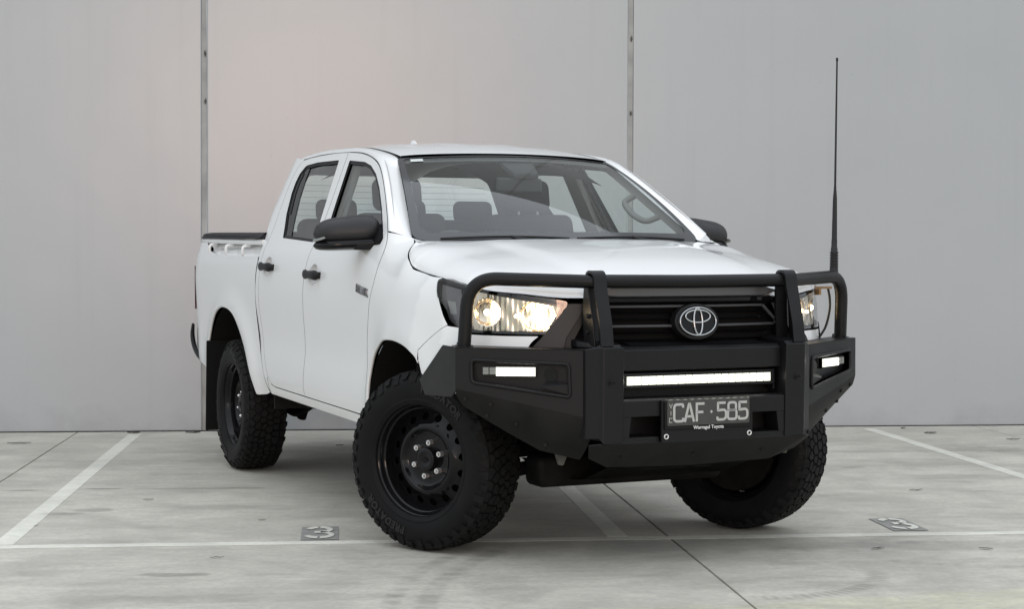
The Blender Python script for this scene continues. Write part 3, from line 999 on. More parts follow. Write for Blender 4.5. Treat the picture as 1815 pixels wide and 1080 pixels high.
        fend = [(-.60, .475)] + fl[:-1] + top + [(x - (.003 if z > 1.24 else 0), z - .0055) for x, z in hood_xz[:-4] if x < .2] + lamp + bump[1:] + list(reversed(ARCH_F)) + [(-.558, .476)]
        o = patch('fender', fend, f, M['white'], T, (), .035, .025, hint, None, .022)
        o['label'] = '%s front wing' % side
        rp = [(.005, 1.094), (.018, 1.100), (.018, 1.082), (.005, 1.076)]
        V = []
        # ---- arch lip: rolled edge round the opening
        tube('arch_lip', [(x, s * (S(x, z) - .008), z) for x, z in ARCH_F], .008, M['white'], o, 8)
        # ---- bumper corner under the lamp, on the side
        low = spline2([(.380, .9735), (.314, .9445), (.239, .9055), (.178, .865)], 3)
        corner = low + [(.186, .83), (.215, .775), (.25, .755), (.47, .755), (.47, .965)]
        patch('bumper_corner', corner, f, M['white'], T, (), .035, .015, hint, None, .025)
        # ---- wheel wells
        for cx, r0, ya in ((-.09, .50, .55), (-3.11, .535, .55)):
            def well(u, v, cx=cx, r0=r0):
                a = R(52) + R(156) * u
                return (cx + r0 * math.cos(a) * (1.05 if cx < -1 else 1), s * (.892 - .407 * v), .44 + r0 * math.sin(a))
            w_ = grid_surf('wheel_well', well, 30, 4, M['liner'], T, (0, 0, -1))
            def back(u, v, cx=cx, r0=r0):
                a = R(52) + R(156) * u
                return (cx + r0 * v * math.cos(a) * (1.05 if cx < -1 else 1), s * .485, .44 + r0 * v * math.sin(a))
            grid_surf('wheel_well', back, 30, 3, M['liner'], w_, (0, s, 0))
body_sides()

# ---------------------------------------------------------------- roof, pillars, glass
def ws_pt(u, v):
    hb, ht = .742, .578
    y = u * (hb * (1 - v) + ht * v)
    xb, zb = -.185 - .205 * u * u, 1.326 - .002 * u * u
    xt, zt = -.962 - .080 * u * u, 1.757 - .022 * u * u
    b = 4 * v * (1 - v)
    return (xb * (1 - v) + xt * v + .012 * b, y, zb * (1 - v) + zt * v + .022 * b)

def roof_z(x, y):
    zc = _roof(x)
    a = abs(y) / .56
    e = .034 * a * a + .010 * max(0, a - .8) ** 2 * 25 * .3
    rib = 0
    if -2.45 < x < -1.25:
        w = sstep(-1.25, -1.4, x) * sstep(-2.45, -2.3, x)
        for c in (.15, .38): rib += .005 * gauss(abs(y) - c, .035) * w
    return zc - e + rib
_roof = pchip([(-.94, 1.760), (-1.0, 1.776), (-1.1, 1.797), (-1.3, 1.830), (-1.6, 1.859), (-1.9, 1.872), (-2.2, 1.872), (-2.45, 1.858), (-2.57, 1.838), (-2.64, 1.805), (-2.67, 1.76)])

def cab_top():
    # roof skin
    front = [(-.966 - .080 * (y / .578) ** 2 - .004, y) for y in np.linspace(-.560, .560, 25)]
    rear = [(-2.655 + .10 * (abs(y) / .56) ** 4, y) for y in np.linspace(.560, -.560, 21)]
    r = patch('roof', [tuple(map(float, p)) for p in front + rear], lambda x, y: (x, y, roof_z(x, y)), M['white'], T, (), .05, .012, (0, 0, 1))
    patch('headliner', [(-1.0, -.52), (-1.0, .52), (-2.5, .52), (-2.5, -.52)], lambda x, y: (x, y, roof_z(x, y) - .05 - .08 * (abs(y) / .52) ** 4), M['headliner'], r, (), .12, 0, (0, 0, -1))
    # fin on the roof
    bm = bmesh.new()
    add_prism(bm, [(-2.20, -.016, 1.868), (-2.34, -.045, 1.862), (-2.34, .013, 1.862)], [(-2.30, -.017, 1.925), (-2.345, -.024, 1.927), (-2.345, -.008, 1.927)], .006, 3)
    bm_obj('roof_fin', bm, M['white'], r, 60)
    ip = [(-.405, .736, 1.333), (-.52, .706, 1.405), (-.66, .670, 1.494), (-.83, .627, 1.602), (-.95, .598, 1.676), (-1.046, .574, 1.737), (-1.25, .574, 1.783), (-1.55, .574, 1.819), (-2.05, .574, 1.838), (-2.37, .572, 1.833), (-2.50, .566, 1.820), (-2.60, .545, 1.795)]
    op = [(-.489, 1.3715), (-.60, 1.4555), (-.756, 1.5585), (-.927, 1.660), (-1.058, 1.7185), (-1.215, 1.7585), (-1.392, 1.7855), (-1.644, 1.802), (-2.048, 1.8135), (-2.373, 1.8065), (-2.47, 1.800), (-2.59, 1.775)]
    for s, side in SIDES:
        I = smooth_path([(x, s * y, z) for x, y, z in ip], 5)
        O2 = spline2(op, 5)
        V, F = [], []
        nv = 10
        for a, (x, z) in zip(I, O2):
            b = Vector((x, s * (S(x, z) - .0005), z))
            nn = Vector((0, s * .912, .41)); ab = a - b
            c = b + (ab - nn * ab.dot(nn)) * .72
            for j in range(nv + 1):
                t = j / nv
                V.append(a * (1 - t) ** 2 + c * 2 * t * (1 - t) + b * t * t)
        n = nv + 1
        for i in range(len(I) - 1):
            for j in range(n - 1):
                q = (i * n + j, (i + 1) * n + j, (i + 1) * n + j + 1, i * n + j + 1)
                F.append(q if s < 0 else q[::-1])
        nb_ = len(V)
        for a, (x, z) in zip(I, O2):
            b = Vector((x, s * (S(x, z) - .0005), z)); V += [b, b + Vector((0, -s * .03, -.004))]
        for i in range(len(I) - 1): F.append((nb_ + 2 * i, nb_ + 2 * i + 1, nb_ + 2 * i + 3, nb_ + 2 * i + 2))
        o = mesh_obj('cab_pillar', V, F, M['white'], T, True)
        # filler between pillar foot, wing and bonnet corner
        fp = [Vector((-.405, s * .736, 1.333)), Vector((-.489, s * S(-.489, 1.3715), 1.3715)), Vector((-.38, s * S(-.38, 1.350), 1.350)), Vector((-.325, s * S(-.325, 1.336), 1.336)), Vector((-.281, s * .764, 1.3205)), Vector((-.262, s * .742, 1.322)), Vector((-.30, s * .726, 1.325)), Vector((-.36, s * .730, 1.328))]
        cen = sum(fp, Vector()) / len(fp) + Vector((0, 0, .004))
        mesh_obj('cowl_corner', [cen] + fp, [(0, i + 1, (i + 1) % len(fp) + 1) for i in range(len(fp))], M['white'], o, True)
        # inner trim of the windscreen pillar
        Vi, Fi = [], []
        for a, (x, z) in list(zip(I, O2))[:32]:
            b = Vector((x, s * (S(x, z) - .045), z))
            a2 = a + Vector((-.035, -s * .012, -.028))
            Vi += [a2, (a2 + b) / 2 + Vector((-.01, -s * .02, -.01)), b]
        for i in range(31):
            for j in (0, 1): Fi.append((i * 3 + j, i * 3 + j + 1, i * 3 + j + 4, i * 3 + j + 3))
        mesh_obj('pillar_trim', Vi, Fi, M['headliner'], o, True)
        # roof ditch moulding
        bm = bmesh.new()
        add_tube(bm, [p + Vector((0, -s * .006, -.004)) for p in I[24:]], .0075, 8)
        bm_obj('roof_moulding', bm, M['trim'], r, 50)
    # windscreen: laminated glass, printed border
    out = round_poly([(-1, 0), (1, 0), (1, 1), (-1, 1)], [.10, .10, .05, .05], 6)
    w = patch('windscreen', out, lambda u, v: ws_pt(u, v), M['glass'], T, (), .10, .004, (1, 0, 1), None, .06)
    hole = round_poly([(-.945, .078), (.945, .078), (.955, .985), (-.955, .985)], [.09, .09, .05, .05], 6)
    patch('frit_border', out, lambda u, v: ws_pt(u, v), M['frit'], w, [hole], .10, 0, (1, 0, 1), None, .05, .0022)
    # shade band housing and sensor
    patch('top_shade', round_poly([(-.95, .93), (.95, .93), (.95, .985), (-.95, .985)], .01), lambda u, v: ws_pt(u, v), M['frit'], w, (), .1, 0, (1, 0, 1), None, .06, -.006)
    patch('sticker', [(-.90, .925), (-.80, .925), (-.80, .965), (-.90, .965)], lambda u, v: ws_pt(u, v), M['sticker'], w, (), .1, 0, (1, 0, 1), None, .06, .004)
    bm = bmesh.new()
    add_prism(bm, [(-.93, -.09, 1.700), (-.93, .10, 1.700), (-.80, .07, 1.635), (-.80, -.06, 1.635)], [(-.96, -.09, 1.745), (-.96, .10, 1.745), (-.80, .07, 1.664), (-.80, -.06, 1.664)], .008)
    bm_obj('sensor_housing', bm, M['interior'], w, 40)
    m_ = box('rear_view_mirror', (-.835, -.02, 1.605), (.035, .25, .075), M['interior'], w, Matrix.Rotation(R(6), 3, 'Z'), .014, 3)
    # wipers
    for y0, y1 in ((-.62, -.06), (-.02, .60)):
        bm = bmesh.new()
        pts = []
        for k in range(13):
            y = y0 + (y1 - y0) * k / 12
            u = y / .73
            p = Vector(ws_pt(u, .004 + .016 * math.sin(math.pi * k / 12)))
            pts.append(p + Vector((.006, 0, .009)))
        add_tube(bm, pts, .0055, 8)
        p = Vector(ws_pt(y0 / .73 + .40, .012)) + Vector((.012, 0, .014))
        add_tube(bm, [p, Vector(ws_pt(y0 / .73 + .45, -.0)) + Vector((.02, 0, .008)), Vector(ws_pt((y1) / .73 - .1, -.015)) + Vector((.03, 0, -.004))], [.007, .009, .011], 8)
        bm_obj('wiper', bm, M['trim'], T, 60)
    # cowl
    def cowl(u, v):
        a = ws_pt(-1 + 2 * u, .0)
        return (a[0] + .09 * v, a[1], a[2] - .006 - .035 * v)
    grid_surf('cowl', cowl, 24, 3, M['plastic'], T, (0, 0, 1))
    # back of the cab with its window
    def bk(y, z):
        a = abs(y)
        return (-2.655 + .9 * max(0, a - .55) ** 2 - .02 * math.cos(min(1, a / .7) * 1.5) + .30 * max(0, z - 1.70) ** 1.0 * .3, y, z)
    outl = [(-.80, 1.0), (.80, 1.0), (.80, 1.34), (.62, 1.76), (.54, 1.80), (-.54, 1.80), (-.62, 1.76), (-.80, 1.34)]
    rw = round_poly([(-.69, 1.385), (.69, 1.385), (.575, 1.735), (-.575, 1.735)], .07)
    b = patch('cab_back', outl, bk, M['white'], T, [rw], .08, .02, (-1, 0, 0), (.03, M['headliner']), .05)
    patch('rear_window', rw, bk, M['side_glass'], b, (), .12, 0, (-1, 0, 0), None, .06, -.01)
    for z in [1.43 + .035 * k for k in range(8)]:
        yy = .68 - (z - 1.385) * .33 - .03
        tube('heater_wire', [(bk(y, z)[0] + .014, y, z) for y in np.linspace(-yy, yy, 9)], .0009, M['interior'], b, 4)
cab_top()

# ---------------------------------------------------------------- bonnet
_zs = pchip([(-.30, 1.326), (-.281, 1.32), (-.236, 1.281), (-.169, 1.248), (-.102, 1.214), (-.048, 1.199), (.203, 1.167), (.404, 1.144), (.506, 1.124), (.643, 1.105), (.733, 1.088), (.82, 1.088)])
_zc = pchip([(-.30, 1.332), (-.1, 1.322), (.1, 1.300), (.3, 1.272), (.5, 1.236), (.65, 1.196), (.75, 1.158), (.80, 1.130), (.84, 1.108)])
hood_side = spline2([(p[0], p[1]) for p in hood_seam], 4)
hood_front = [(.450, .802)] + [tuple(np.array(nose_xy(nose_t_of_y(y))) - np.array((.006, 0))) for y in (.76, .70, .63, .56, .49, .42, .35, .27, .2, .13, .06, 0)]
HOOD_EDGE = hood_side + hood_front
HOOD_EDGE_ALL = HOOD_EDGE + [(x, -y) for x, y in reversed(HOOD_EDGE[:-1])]
HOOD_EDGE_ALL = resample(spline2(resample(HOOD_EDGE_ALL, .05, False), 8), .008, False)
_he = np.array(HOOD_EDGE_ALL)
def hood_z(x, y):
    d = float(seg_dist([(x, y)], _he, False)[0])
    ay = abs(y)
    Tz = _zc(x) - (.014 + .058 * sstep(-.30, .15, x)) * (ay / .84) ** 2.6
    w = .50 - .10 * (x + .3)                         # raised centre, its edges closing in towards the nose
    Tz += .011 * sstep(w + .06, w - .06, ay) * sstep(-.30, -.12, x) * sstep(.80, .5, x)
    Rr = .125 - .035 * sstep(.3, .7, x)
    k = max(0.0, 1 - d / Rr)
    zs_ = min(_zs(x), Tz)
    return zs_ + (Tz - zs_) * math.sqrt(max(0, 1 - k * k))
def bonnet():
    rear = [(-.150 - .205 * (y / .735) ** 2, y) for y in np.linspace(-.72, .72, 21)]
    out = [tuple(map(float, p)) for p in HOOD_EDGE_ALL + rear]
    # rings that follow the rolled edge
    ex = []
    cx, cy = .25, 0
    e = [Vector(p) for p in resample(HOOD_EDGE_ALL, .035, False)]
    for i in range(len(e)):
        t = (e[min(i + 1, len(e) - 1)] - e[max(i - 1, 0)]).normalized()
        n = Vector((t.y, -t.x))
        if n.dot(Vector((.2, 0)) - e[i]) < 0: n = -n
        for d in (.003, .009, .020, .036, .058, .085): ex.append(tuple(e[i] + n * d))
    return patch('bonnet', out, lambda x, y: (x, y, hood_z(x, y)), M['white'], T, (), .05, .014, (0, 0, 1), None, .03, 0, ex)
bonnet()

# ---------------------------------------------------------------- load bed
def load_bed():
    for s, side in SIDES:
        hint = (0, s, 0)
        f = bed_f(s)
        front = [(x - .0035, z) for x, z in CAB_REAR if z < 1.25]
        top0 = 1.240
        poly = front + [(-2.475, zr(top0, -2.475)), (-3.40, zr(top0, -3.40)), (-3.62, zr(1.262, -3.62)), (-3.76, zr(1.312, -3.76)), (-4.14, zr(1.312, -4.14)), (-4.165, 1.30), (-4.175, 1.0), (-4.16, .66), (-3.90, .60), (-3.68, .56)] + list(reversed(ARCH_R))[1:] + [(-2.53, .487), (-2.38, .50)]
        b = patch('bed_side', poly, f, M['white'], T, (), .05, .03, hint, (.10, M['under']), .035)
        patch('door_jamb', [(x - .02, z) for x, z in CAB_REAR if z < 1.25] + [(x + .012, z) for x, z in reversed(CAB_REAR) if z < 1.25], f, M['jamb'], T, (), .06, 0, hint, None, .05, -.016)
        b['label'] = '%s side of the load bed' % side
        tube('arch_lip', [(x, s * (SB(x, z) - .008), z) for x, z in ARCH_R], .008, M['white'], b, 8)
        # recess below the rail, the rail itself and the tie hooks
        rec = [(-2.478, zr(1.232, -2.478)), (-3.50, zr(1.228, -3.50)), (-3.79, zr(1.285, -3.79)), (-3.80, zr(1.318, -3.80)), (-2.478, zr(1.318, -2.478))]
        patch('rail_recess', rec, lambda x, z: (x, s * (SB(x, z) - .048 * sstep(0, .055, min(z - zr(1.235, x), (x + 3.78) * .4))), z), M['white'], b, (), .025, 0, hint)
        xs = np.linspace(-2.478, -4.14, 14)
        V, F = [], []
        for x in xs:
            yo = SB(x, zr(1.32, x)) + .001
            sec = [(yo - .03, 1.3095), (yo - .002, 1.3085), (yo, 1.312), (yo - .001, 1.330), (yo - .008, 1.338), (yo - .07, 1.338), (yo - .075, 1.30)]
            for y, z in sec: V.append((float(x), s * y, zr(z, x)))
        n = 7
        for i in range(13):
            for j in range(n - 1):
                F.append((i * n + j, (i + 1) * n + j, (i + 1) * n + j + 1, i * n + j + 1))
        F.append(tuple(range(n))); F.append(tuple(range(13 * n, 14 * n)))
        o = mesh_obj('bed_rail', V, F, M['white'], b, True)
        o.data.set_sharp_from_angle(angle=R(35))
        for x in (-3.63, -3.22, -2.83):
            y = SB(x, zr(1.29, x))
            tube('tie_hook', smooth_path([(x, s * (y - .035), zr(1.302, x)), (x, s * (y + .004), zr(1.296, x)), (x - .004, s * (y + .010), zr(1.268, x)), (x - .012, s * (y + .002), zr(1.250, x)), (x - .018, s * (y - .040), zr(1.250, x))], 5), .0085, M['white'], b, 10)
        # tail lamp
        tl = grid_surf('tail_light', lambda u, v: (-4.125 - .085 * math.sin(u * math.pi / 2), s * (SB(-4.12, 1.1) + .014 - .11 * (1 - math.cos(u * math.pi / 2))), .93 + .28 * v), 10, 8, M['tail'], T, hint)
        # rear bumper end: slim black cap that curls under the bed corner
        tube('rear_bumper_end', smooth_path([(-4.26, s * .845, .825), (-4.225, s * .858, .76), (-4.165, s * .862, .695), (-4.05, s * .862, .635), (-3.92, s * .858, .605)], 6), [.016 + .010 * math.sin(math.pi * k / 24) for k in range(25)], M['plastic'], T, 10, False, .6)
        box('rear_bumper', (-4.22, s * .42, .74), (.10, .80, .16), M['plastic'], T, None, .02)
        # mud flap behind the rear wheel
        box('mud_flap', (-3.575, s * .775, .47), (.010, .30, .56), M['liner'], T, Matrix.Rotation(R(s * 0), 3, 'Z') @ Matrix.Rotation(R(4), 3, 'Y'), .004)
        # front flap of the rear wheel well
        box('splash_guard', (-2.44, s * .70, .47), (.008, .22, .12), M['plastic'], T, Matrix.Rotation(R(-8), 3, 'Y'), .003)
    # tailgate, bed floor, tonneau cover
    tg = patch('tailgate', [(-.74, .68), (.74, .68), (.74, 1.36), (-.74, 1.36)], lambda y, z: (-4.205 + .05 * (abs(y) / .74) ** 4, y, z), M['white'], T, (), .1, .03, (-1, 0, 0))
    box('bed_floor', (-3.35, 0, .80), (1.7, 1.30, .02), M['under'], T, bevel=0)
    def tn(u, v):
        x = -2.50 - 1.66 * u
        w = .865 - .35 * max(0, -3.85 - x) ** 2 * 2
        y = w * (-1 + 2 * v)
        e = min(1, (1 - abs(-1 + 2 * v)) * 12, u * 30 + .25, (1 - u) * 30)
        z = zr(1.338, x) + .016 + .020 * math.sqrt(max(0, e)) + .004 * math.sin(u * 19) * math.sin(v * math.pi) + .014 * math.exp(-u * 14)
        if abs(-1 + 2 * v) > .985: z -= .016
        return (x, y, z)
    grid_surf('tonneau_cover', tn, 40, 60, M['canvas'], T)
    for s, side in SIDES:
        xs = np.linspace(-2.50, -4.15, 12)
        tube('tonneau_edge', [(float(x), s * (SB(x, zr(1.33, x)) - .020), zr(1.338, x) + .014) for x in xs], .013, M['canvas'], T, 8)
    tube('tonneau_cord', [(-2.60, -.850, 1.373), (-2.64, -.858, 1.352), (-2.655, -.862, 1.350)], .0035, M['trim'], T, 6)
load_bed()

# ---------------------------------------------------------------- door mirrors
def mirrors():
    for s, side in SIDES:
        m = empty('door_mirror', T)
        def shell(y0, y1, zc, hz, hx, xc, tap, pz=2.25):
            def fn(u, v):
                a = -math.pi + 2 * math.pi * u
                t = v                                     # from the door outwards
                y = y0 + (y1 - y0) * t
                k = (1 - abs(2 * t - 1) ** 4.2) ** .5
                k *= 1 - tap * t
                ca, sa = math.cos(a), math.sin(a)
                cx = math.copysign(abs(ca) ** (2 / pz), ca); cz = math.copysign(abs(sa) ** (2 / pz), sa)
                xx = xc + hx * k * cx * (1.15 if ca > 0 else .75) - .05 * t
                return (xx, s * y, zc - .016 * t + hz * k * cz * (1.0 if sa > 0 else .72))
            return fn
        grid_surf('mirror_cap', shell(.790, 1.092, 1.376, .087, .095, -.70, .26), 28, 24, M['satin'], m, (0, s, 0))
        grid_surf('mirror_base', shell(.785, 1.094, 1.322, .044, .090, -.700, .20), 28, 20, M['gloss'], m, (0, s, 0))
        grid_surf('indicator_lens', shell(1.060, 1.094, 1.344, .008, .050, -.695, .1), 20, 12, M['led_off'], m, (0, s, 0))
        bm = bmesh.new()
        add_prism(bm, [(-.585, s * .80, 1.285), (-.70, s * .80, 1.285), (-.71, s * .80, 1.33), (-.56, s * .80, 1.33)], [(-.64, s * .93, 1.288), (-.72, s * .93, 1.288), (-.73, s * .93, 1.32), (-.63, s * .93, 1.32)], .010, 3)
        bm_obj('mirror_arm', bm, M['plastic'], m, 50)
        f = side_f(s)
        sail = round_poly([(-.520, 1.312), (-.512, 1.338), (-.60, 1.402), (-.665, 1.35), (-.665, 1.308)], .008)
        patch('mirror_sail', sail, f, M['plastic'], m, (), .04, .02, (0, s, 0), None, None, .006)
        patch('mirror_glass', round_poly([(.825, 1.325), (1.05, 1.325), (1.03, 1.42), (.83, 1.435)], .02), lambda y, z: (-.775, s * y, z), M['chrome'], m, (), .08, .004, (-1, 0, 0))
mirrors()

# ---------------------------------------------------------------- nose: lamps, grille, emblem
LAMP = [(.203, 1.163), (.172, 1.124), (.180, 1.073), (.207, 1.012), (.236, .976), (.262, .962), (.311, .952), (.384, .950), (.547, .947), (.699, .945), (.730, .951), (.763, 1.003), (.801, 1.063), (.774, 1.080), (.618, 1.101), (.426, 1.124), (.339, 1.142)]
def nose_parts():
    for s, side in SIDES:
        f = nose_pt(s)
        hint = (.8, s * .5, 0)
        h = empty('headlight', T)
        h['label'] = 'lit %s headlight' % side
        outl = spline2(LAMP, 4, True)
        patch('lamp_lens', outl, f, M['lens'], h, (), .05, 0, hint, None, .03, .004)
        # deep housing
        patch('lamp_housing', outl, f, M['bezel'], h, (), .05, -.066, hint, None, .03, -.066)
        patch('lamp_frame', outl, f, M['gloss'], h, [inset_poly(spline2(LAMP, 4, True), .009)], .04, .006, hint, None, .025, .0015)
        # eyelid and inner bezel strips
        for pl in ([(.345, 1.128), (.43, 1.112), (.618, 1.089), (.77, 1.068), (.77, 1.078), (.618, 1.099), (.43, 1.122), (.345, 1.139)],):
            patch('lamp_brow', pl, f, M['gloss'], h, (), .04, .03, hint, None, .03, -.002)
        patch('lamp_corner', [(.195, 1.14), (.185, 1.08), (.215, 1.01), (.30, .965), (.33, .97), (.34, 1.03), (.33, 1.12)], f, M['lamp_grey'], h, [[(.225, 1.075), (.29, 1.07), (.295, 1.02), (.245, 1.02)]], .04, .03, hint, None, .03, -.012)
        patch('side_marker', [(.225, 1.075), (.29, 1.07), (.295, 1.02), (.245, 1.02)], f, M['led_off'], h, (), .03, .01, hint, None, .02, -.014)
        # one wide reflector with two cupped pools and fine vertical flutes, a bulb in each pool
        pools = ((.478, 1.030, .058, .052), (.686, 1.018, .070, .062))
        def refl(u, v):
            t = .375 + .405 * u
            ztop = 1.122 - .072 * u
            z = .956 + (ztop - .956) * v
            if u > .86: z += (u - .86) / .14 * .10 * (1 - v) 
            d = .020
            for tc_, zc_, rt, rz in pools:
                q = ((t - tc_) / rt) ** 2 + ((z - zc_) / rz) ** 2
                d = max(d, .022 + .036 * math.sqrt(max(0, 1 - q)) if q < 1 else 0)
            d += .0009 * math.sin(t * 300) * (1 if d < .03 else .4) + .0010 * math.sin(t * 95 + z * 60)
            x, y = nose_xy(t)
            return (x - d, s * (y - d * .30), z)
        grid_surf('reflector', refl, 130, 26, M['reflector'], h, (1, 0, 0))
        for (t, z, r_, k_) in ((.478, 1.030, .0125, 'bulb'), (.686, 1.018, .0145, 'bulb'), (.592, 1.016, .0075, 'bulb2')):
            x, y = nose_xy(t)
            bm = bmesh.new()
            bmesh.ops.create_uvsphere(bm, u_segments=14, v_segments=10, radius=r_, matrix=Matrix.Translation((x - (.032 if k_ == 'bulb' else .012), s * (y - .010), z)))
            bm_obj('lit_bulb', bm, M[k_], h, 180)
        # white bumper strip under the lamp
        strip = [(.20, .962), (.236, .967), (.262, .953), (.311, .943), (.384, .941), (.547, .938), (.682, .937), (.655, .915), (.615, .86), (.55, .70), (.22, .70)]
        patch('bumper_corner', strip, f, M['white'], T, (), .04, .012, hint, None, .03, .004)
        # tusk that frames the grille
        tusk = [(.806, 1.064), (.872, 1.064), (.855, 1.03), (.79, .93), (.772, .86), (.62, .86), (.690, .925)]
        patch('grille_tusk', tusk, f, M['dkgrey'], T, (), .03, .035, hint, None, .02, .014)
        tusk2 = [(.874, 1.062), (.90, 1.06), (.825, .93), (.80, .86), (.775, .86), (.792, .93)]
        patch('grille_tusk', tusk2, f, M['plastic'], T, (), .03, .02, hint, None, .02, .004)
    # grille
    f = nose_pt(-1)
    t0, t1 = .79, 2 * NT - .79
    back = patch('grille', [(t0, .84), (t1, .84), (t1, 1.10), (t0, 1.10)], f, M['dark_gap'], T, (), .08, 0, (1, 0, 0), None, .06, -.045)
    def bar(name, ta, tb, z, h, d, off, m, ends=0.0):
        n = 34
        V, F = [], []
        for i in range(n + 1):
            t = ta + (tb - ta) * i / n
            x, y, _ = f(t, z)
            x += off
            e = 1.0
            if ends:
                e = min(1, (min(i, n - i) / n) * ends + .12)
            for dx, dz in ((-d, h / 2), (-.004, h / 2), (0, h / 2 - .004), (0, -h / 2 + .004), (-.004, -h / 2), (-d, -h / 2)):
                V.append((x + dx, y, z + dz * e))
        for i in range(n):
            for j in range(5):
                F.append((i * 6 + j, i * 6 + j + 1, (i + 1) * 6 + j + 1, (i + 1) * 6 + j))
        F.append(tuple(range(6))); F.append(tuple(range(n * 6, n * 6 + 6)))
        return mesh_obj(name, V, F, m, back)
    c = NT
    bar('grille_bar', c - .43, c + .43, 1.112, .040, .05, .036, M['grey_bar'], 9)
    bar('grille_bar', c - .42, c + .42, 1.080, .022, .05, .022, M['gloss'])
    bar('grille_bar', c - .355, c + .355, 1.053, .010, .04, .012, M['grey_bar'])
    bar('grille_bar', c - .42, c + .42, .975, .010, .04, .012, M['grey_bar'])
    for z in (1.030, 1.004, .950, .922, .894):
        bar('grille_slat', c - .41, c + .41, z, .008, .03, -.012, M['gloss'])
    for k in (-1, 1):     # angled ends of the middle frame
        pts = [f(c + k * .355, 1.053), f(c + k * .432, .990), f(c + k * .425, .975), f(c + k * .36, .974)]
        pa = [(x + .014, y, z) for x, y, z in pts]
        inner = [f(c + k * .335, 1.048), f(c + k * .400, .988), f(c + k * .398, .983), f(c + k * .36, .980)]
        for i in range(2):
            a, b = Vector(pa[i]), Vector(pa[i + 1])
            tube('grille_bar', [a, b], .0065, M['grey_bar'], back, 6)
    # emblem: black oval with three chrome rings
    ex, ez = .858, .992
    em = empty('emblem', T, (ex, 0, ez), (0, R(-6), 0))
    ell = lambda a, b, n=44: [(a * math.cos(2 * math.pi * i / n), b * math.sin(2 * math.pi * i / n)) for i in range(n)]
    prism('emblem_plate', [(-.04, y, z) for y, z in ell(.104, .076)], [(.0, y, z) for y, z in ell(.100, .072)], M['plastic'], em, .004)
    prism('emblem_plate', [(.0, y, z) for y, z in ell(.090, .062)], [(.0045, y, z) for y, z in ell(.086, .058)], M['gloss'], em, .002)
    def ring(pts, w, name='emblem_ring'):
        tube(name, [(.008, y, z) for y, z in pts], w, M['chrome'], em, 10, True)
    ring(ell(.0815, .0560), .0034)
    ring([(y, z + .0205) for y, z in ell(.0560, .0250)], .0036)
    ring([(y, z) for y, z in ell(.0190, .0535)], .0040)
nose_parts()

# ---------------------------------------------------------------- wheels
TR = .386
def tyre_radius(w):
    a = abs(w)
    return TR - .004 * (a / .11) ** 2 - (.010 * ((a - .088) / .02) ** 2 if a > .088 else 0)

def voronoi_blocks():
    rng = random.Random(11)
    L = 2 * math.pi * TR
    rows = [(-.095, 46), (-.058, 52), (-.020, 56), (.020, 56), (.058, 52), (.095, 46)]
    seeds = []
    for i, (w, n) in enumerate(rows):
        for k in range(n):
            jit = .30 if abs(w) < .09 else .12
            seeds.append(((k + .5 * (i % 2) + rng.uniform(-jit, jit)) * L / n, w + rng.uniform(-.009, .009) * (1 if abs(w) < .09 else .4)))
    polys = []
    S_ = np.array(seeds)
    for i, (s0, w0) in enumerate(seeds):
        ds = (S_[:, 0] - s0 + L / 2) % L - L / 2
        dw = S_[:, 1] - w0
        dist = ds ** 2 + dw ** 2
        idx = np.argsort(dist)[1:14]
        poly = [(-.08, -.109 - w0), (.08, -.109 - w0), (.08, .109 - w0), (-.08, .109 - w0)]
        for j in idx:
            nx, ny = ds[j], dw[j]
            l = math.hypot(nx, ny)
            nx, ny = nx / l, ny / l
            c = l / 2 - .0034
            out = []
            for a in range(len(poly)):
                p, q = poly[a], poly[(a + 1) % len(poly)]
                dp, dq = p[0] * nx + p[1] * ny - c, q[0] * nx + q[1] * ny - c
                if dp <= 0: out.append(p)
                if (dp < 0) != (dq < 0) and abs(dp - dq) > 1e-12:
                    t = dp / (dp - dq); out.append((p[0] + (q[0] - p[0]) * t, p[1] + (q[1] - p[1]) * t))
            poly = out
            if len(poly) < 3: break
        if len(poly) >= 3:
            # drop slivers
            pp = []
            for p in poly:
                if not pp or math.hypot(p[0] - pp[-1][0], p[1] - pp[-1][1]) > .003: pp.append(p)
            if len(pp) >= 3: polys.append([(s0 + a, w0 + b) for a, b in pp])
    return polys

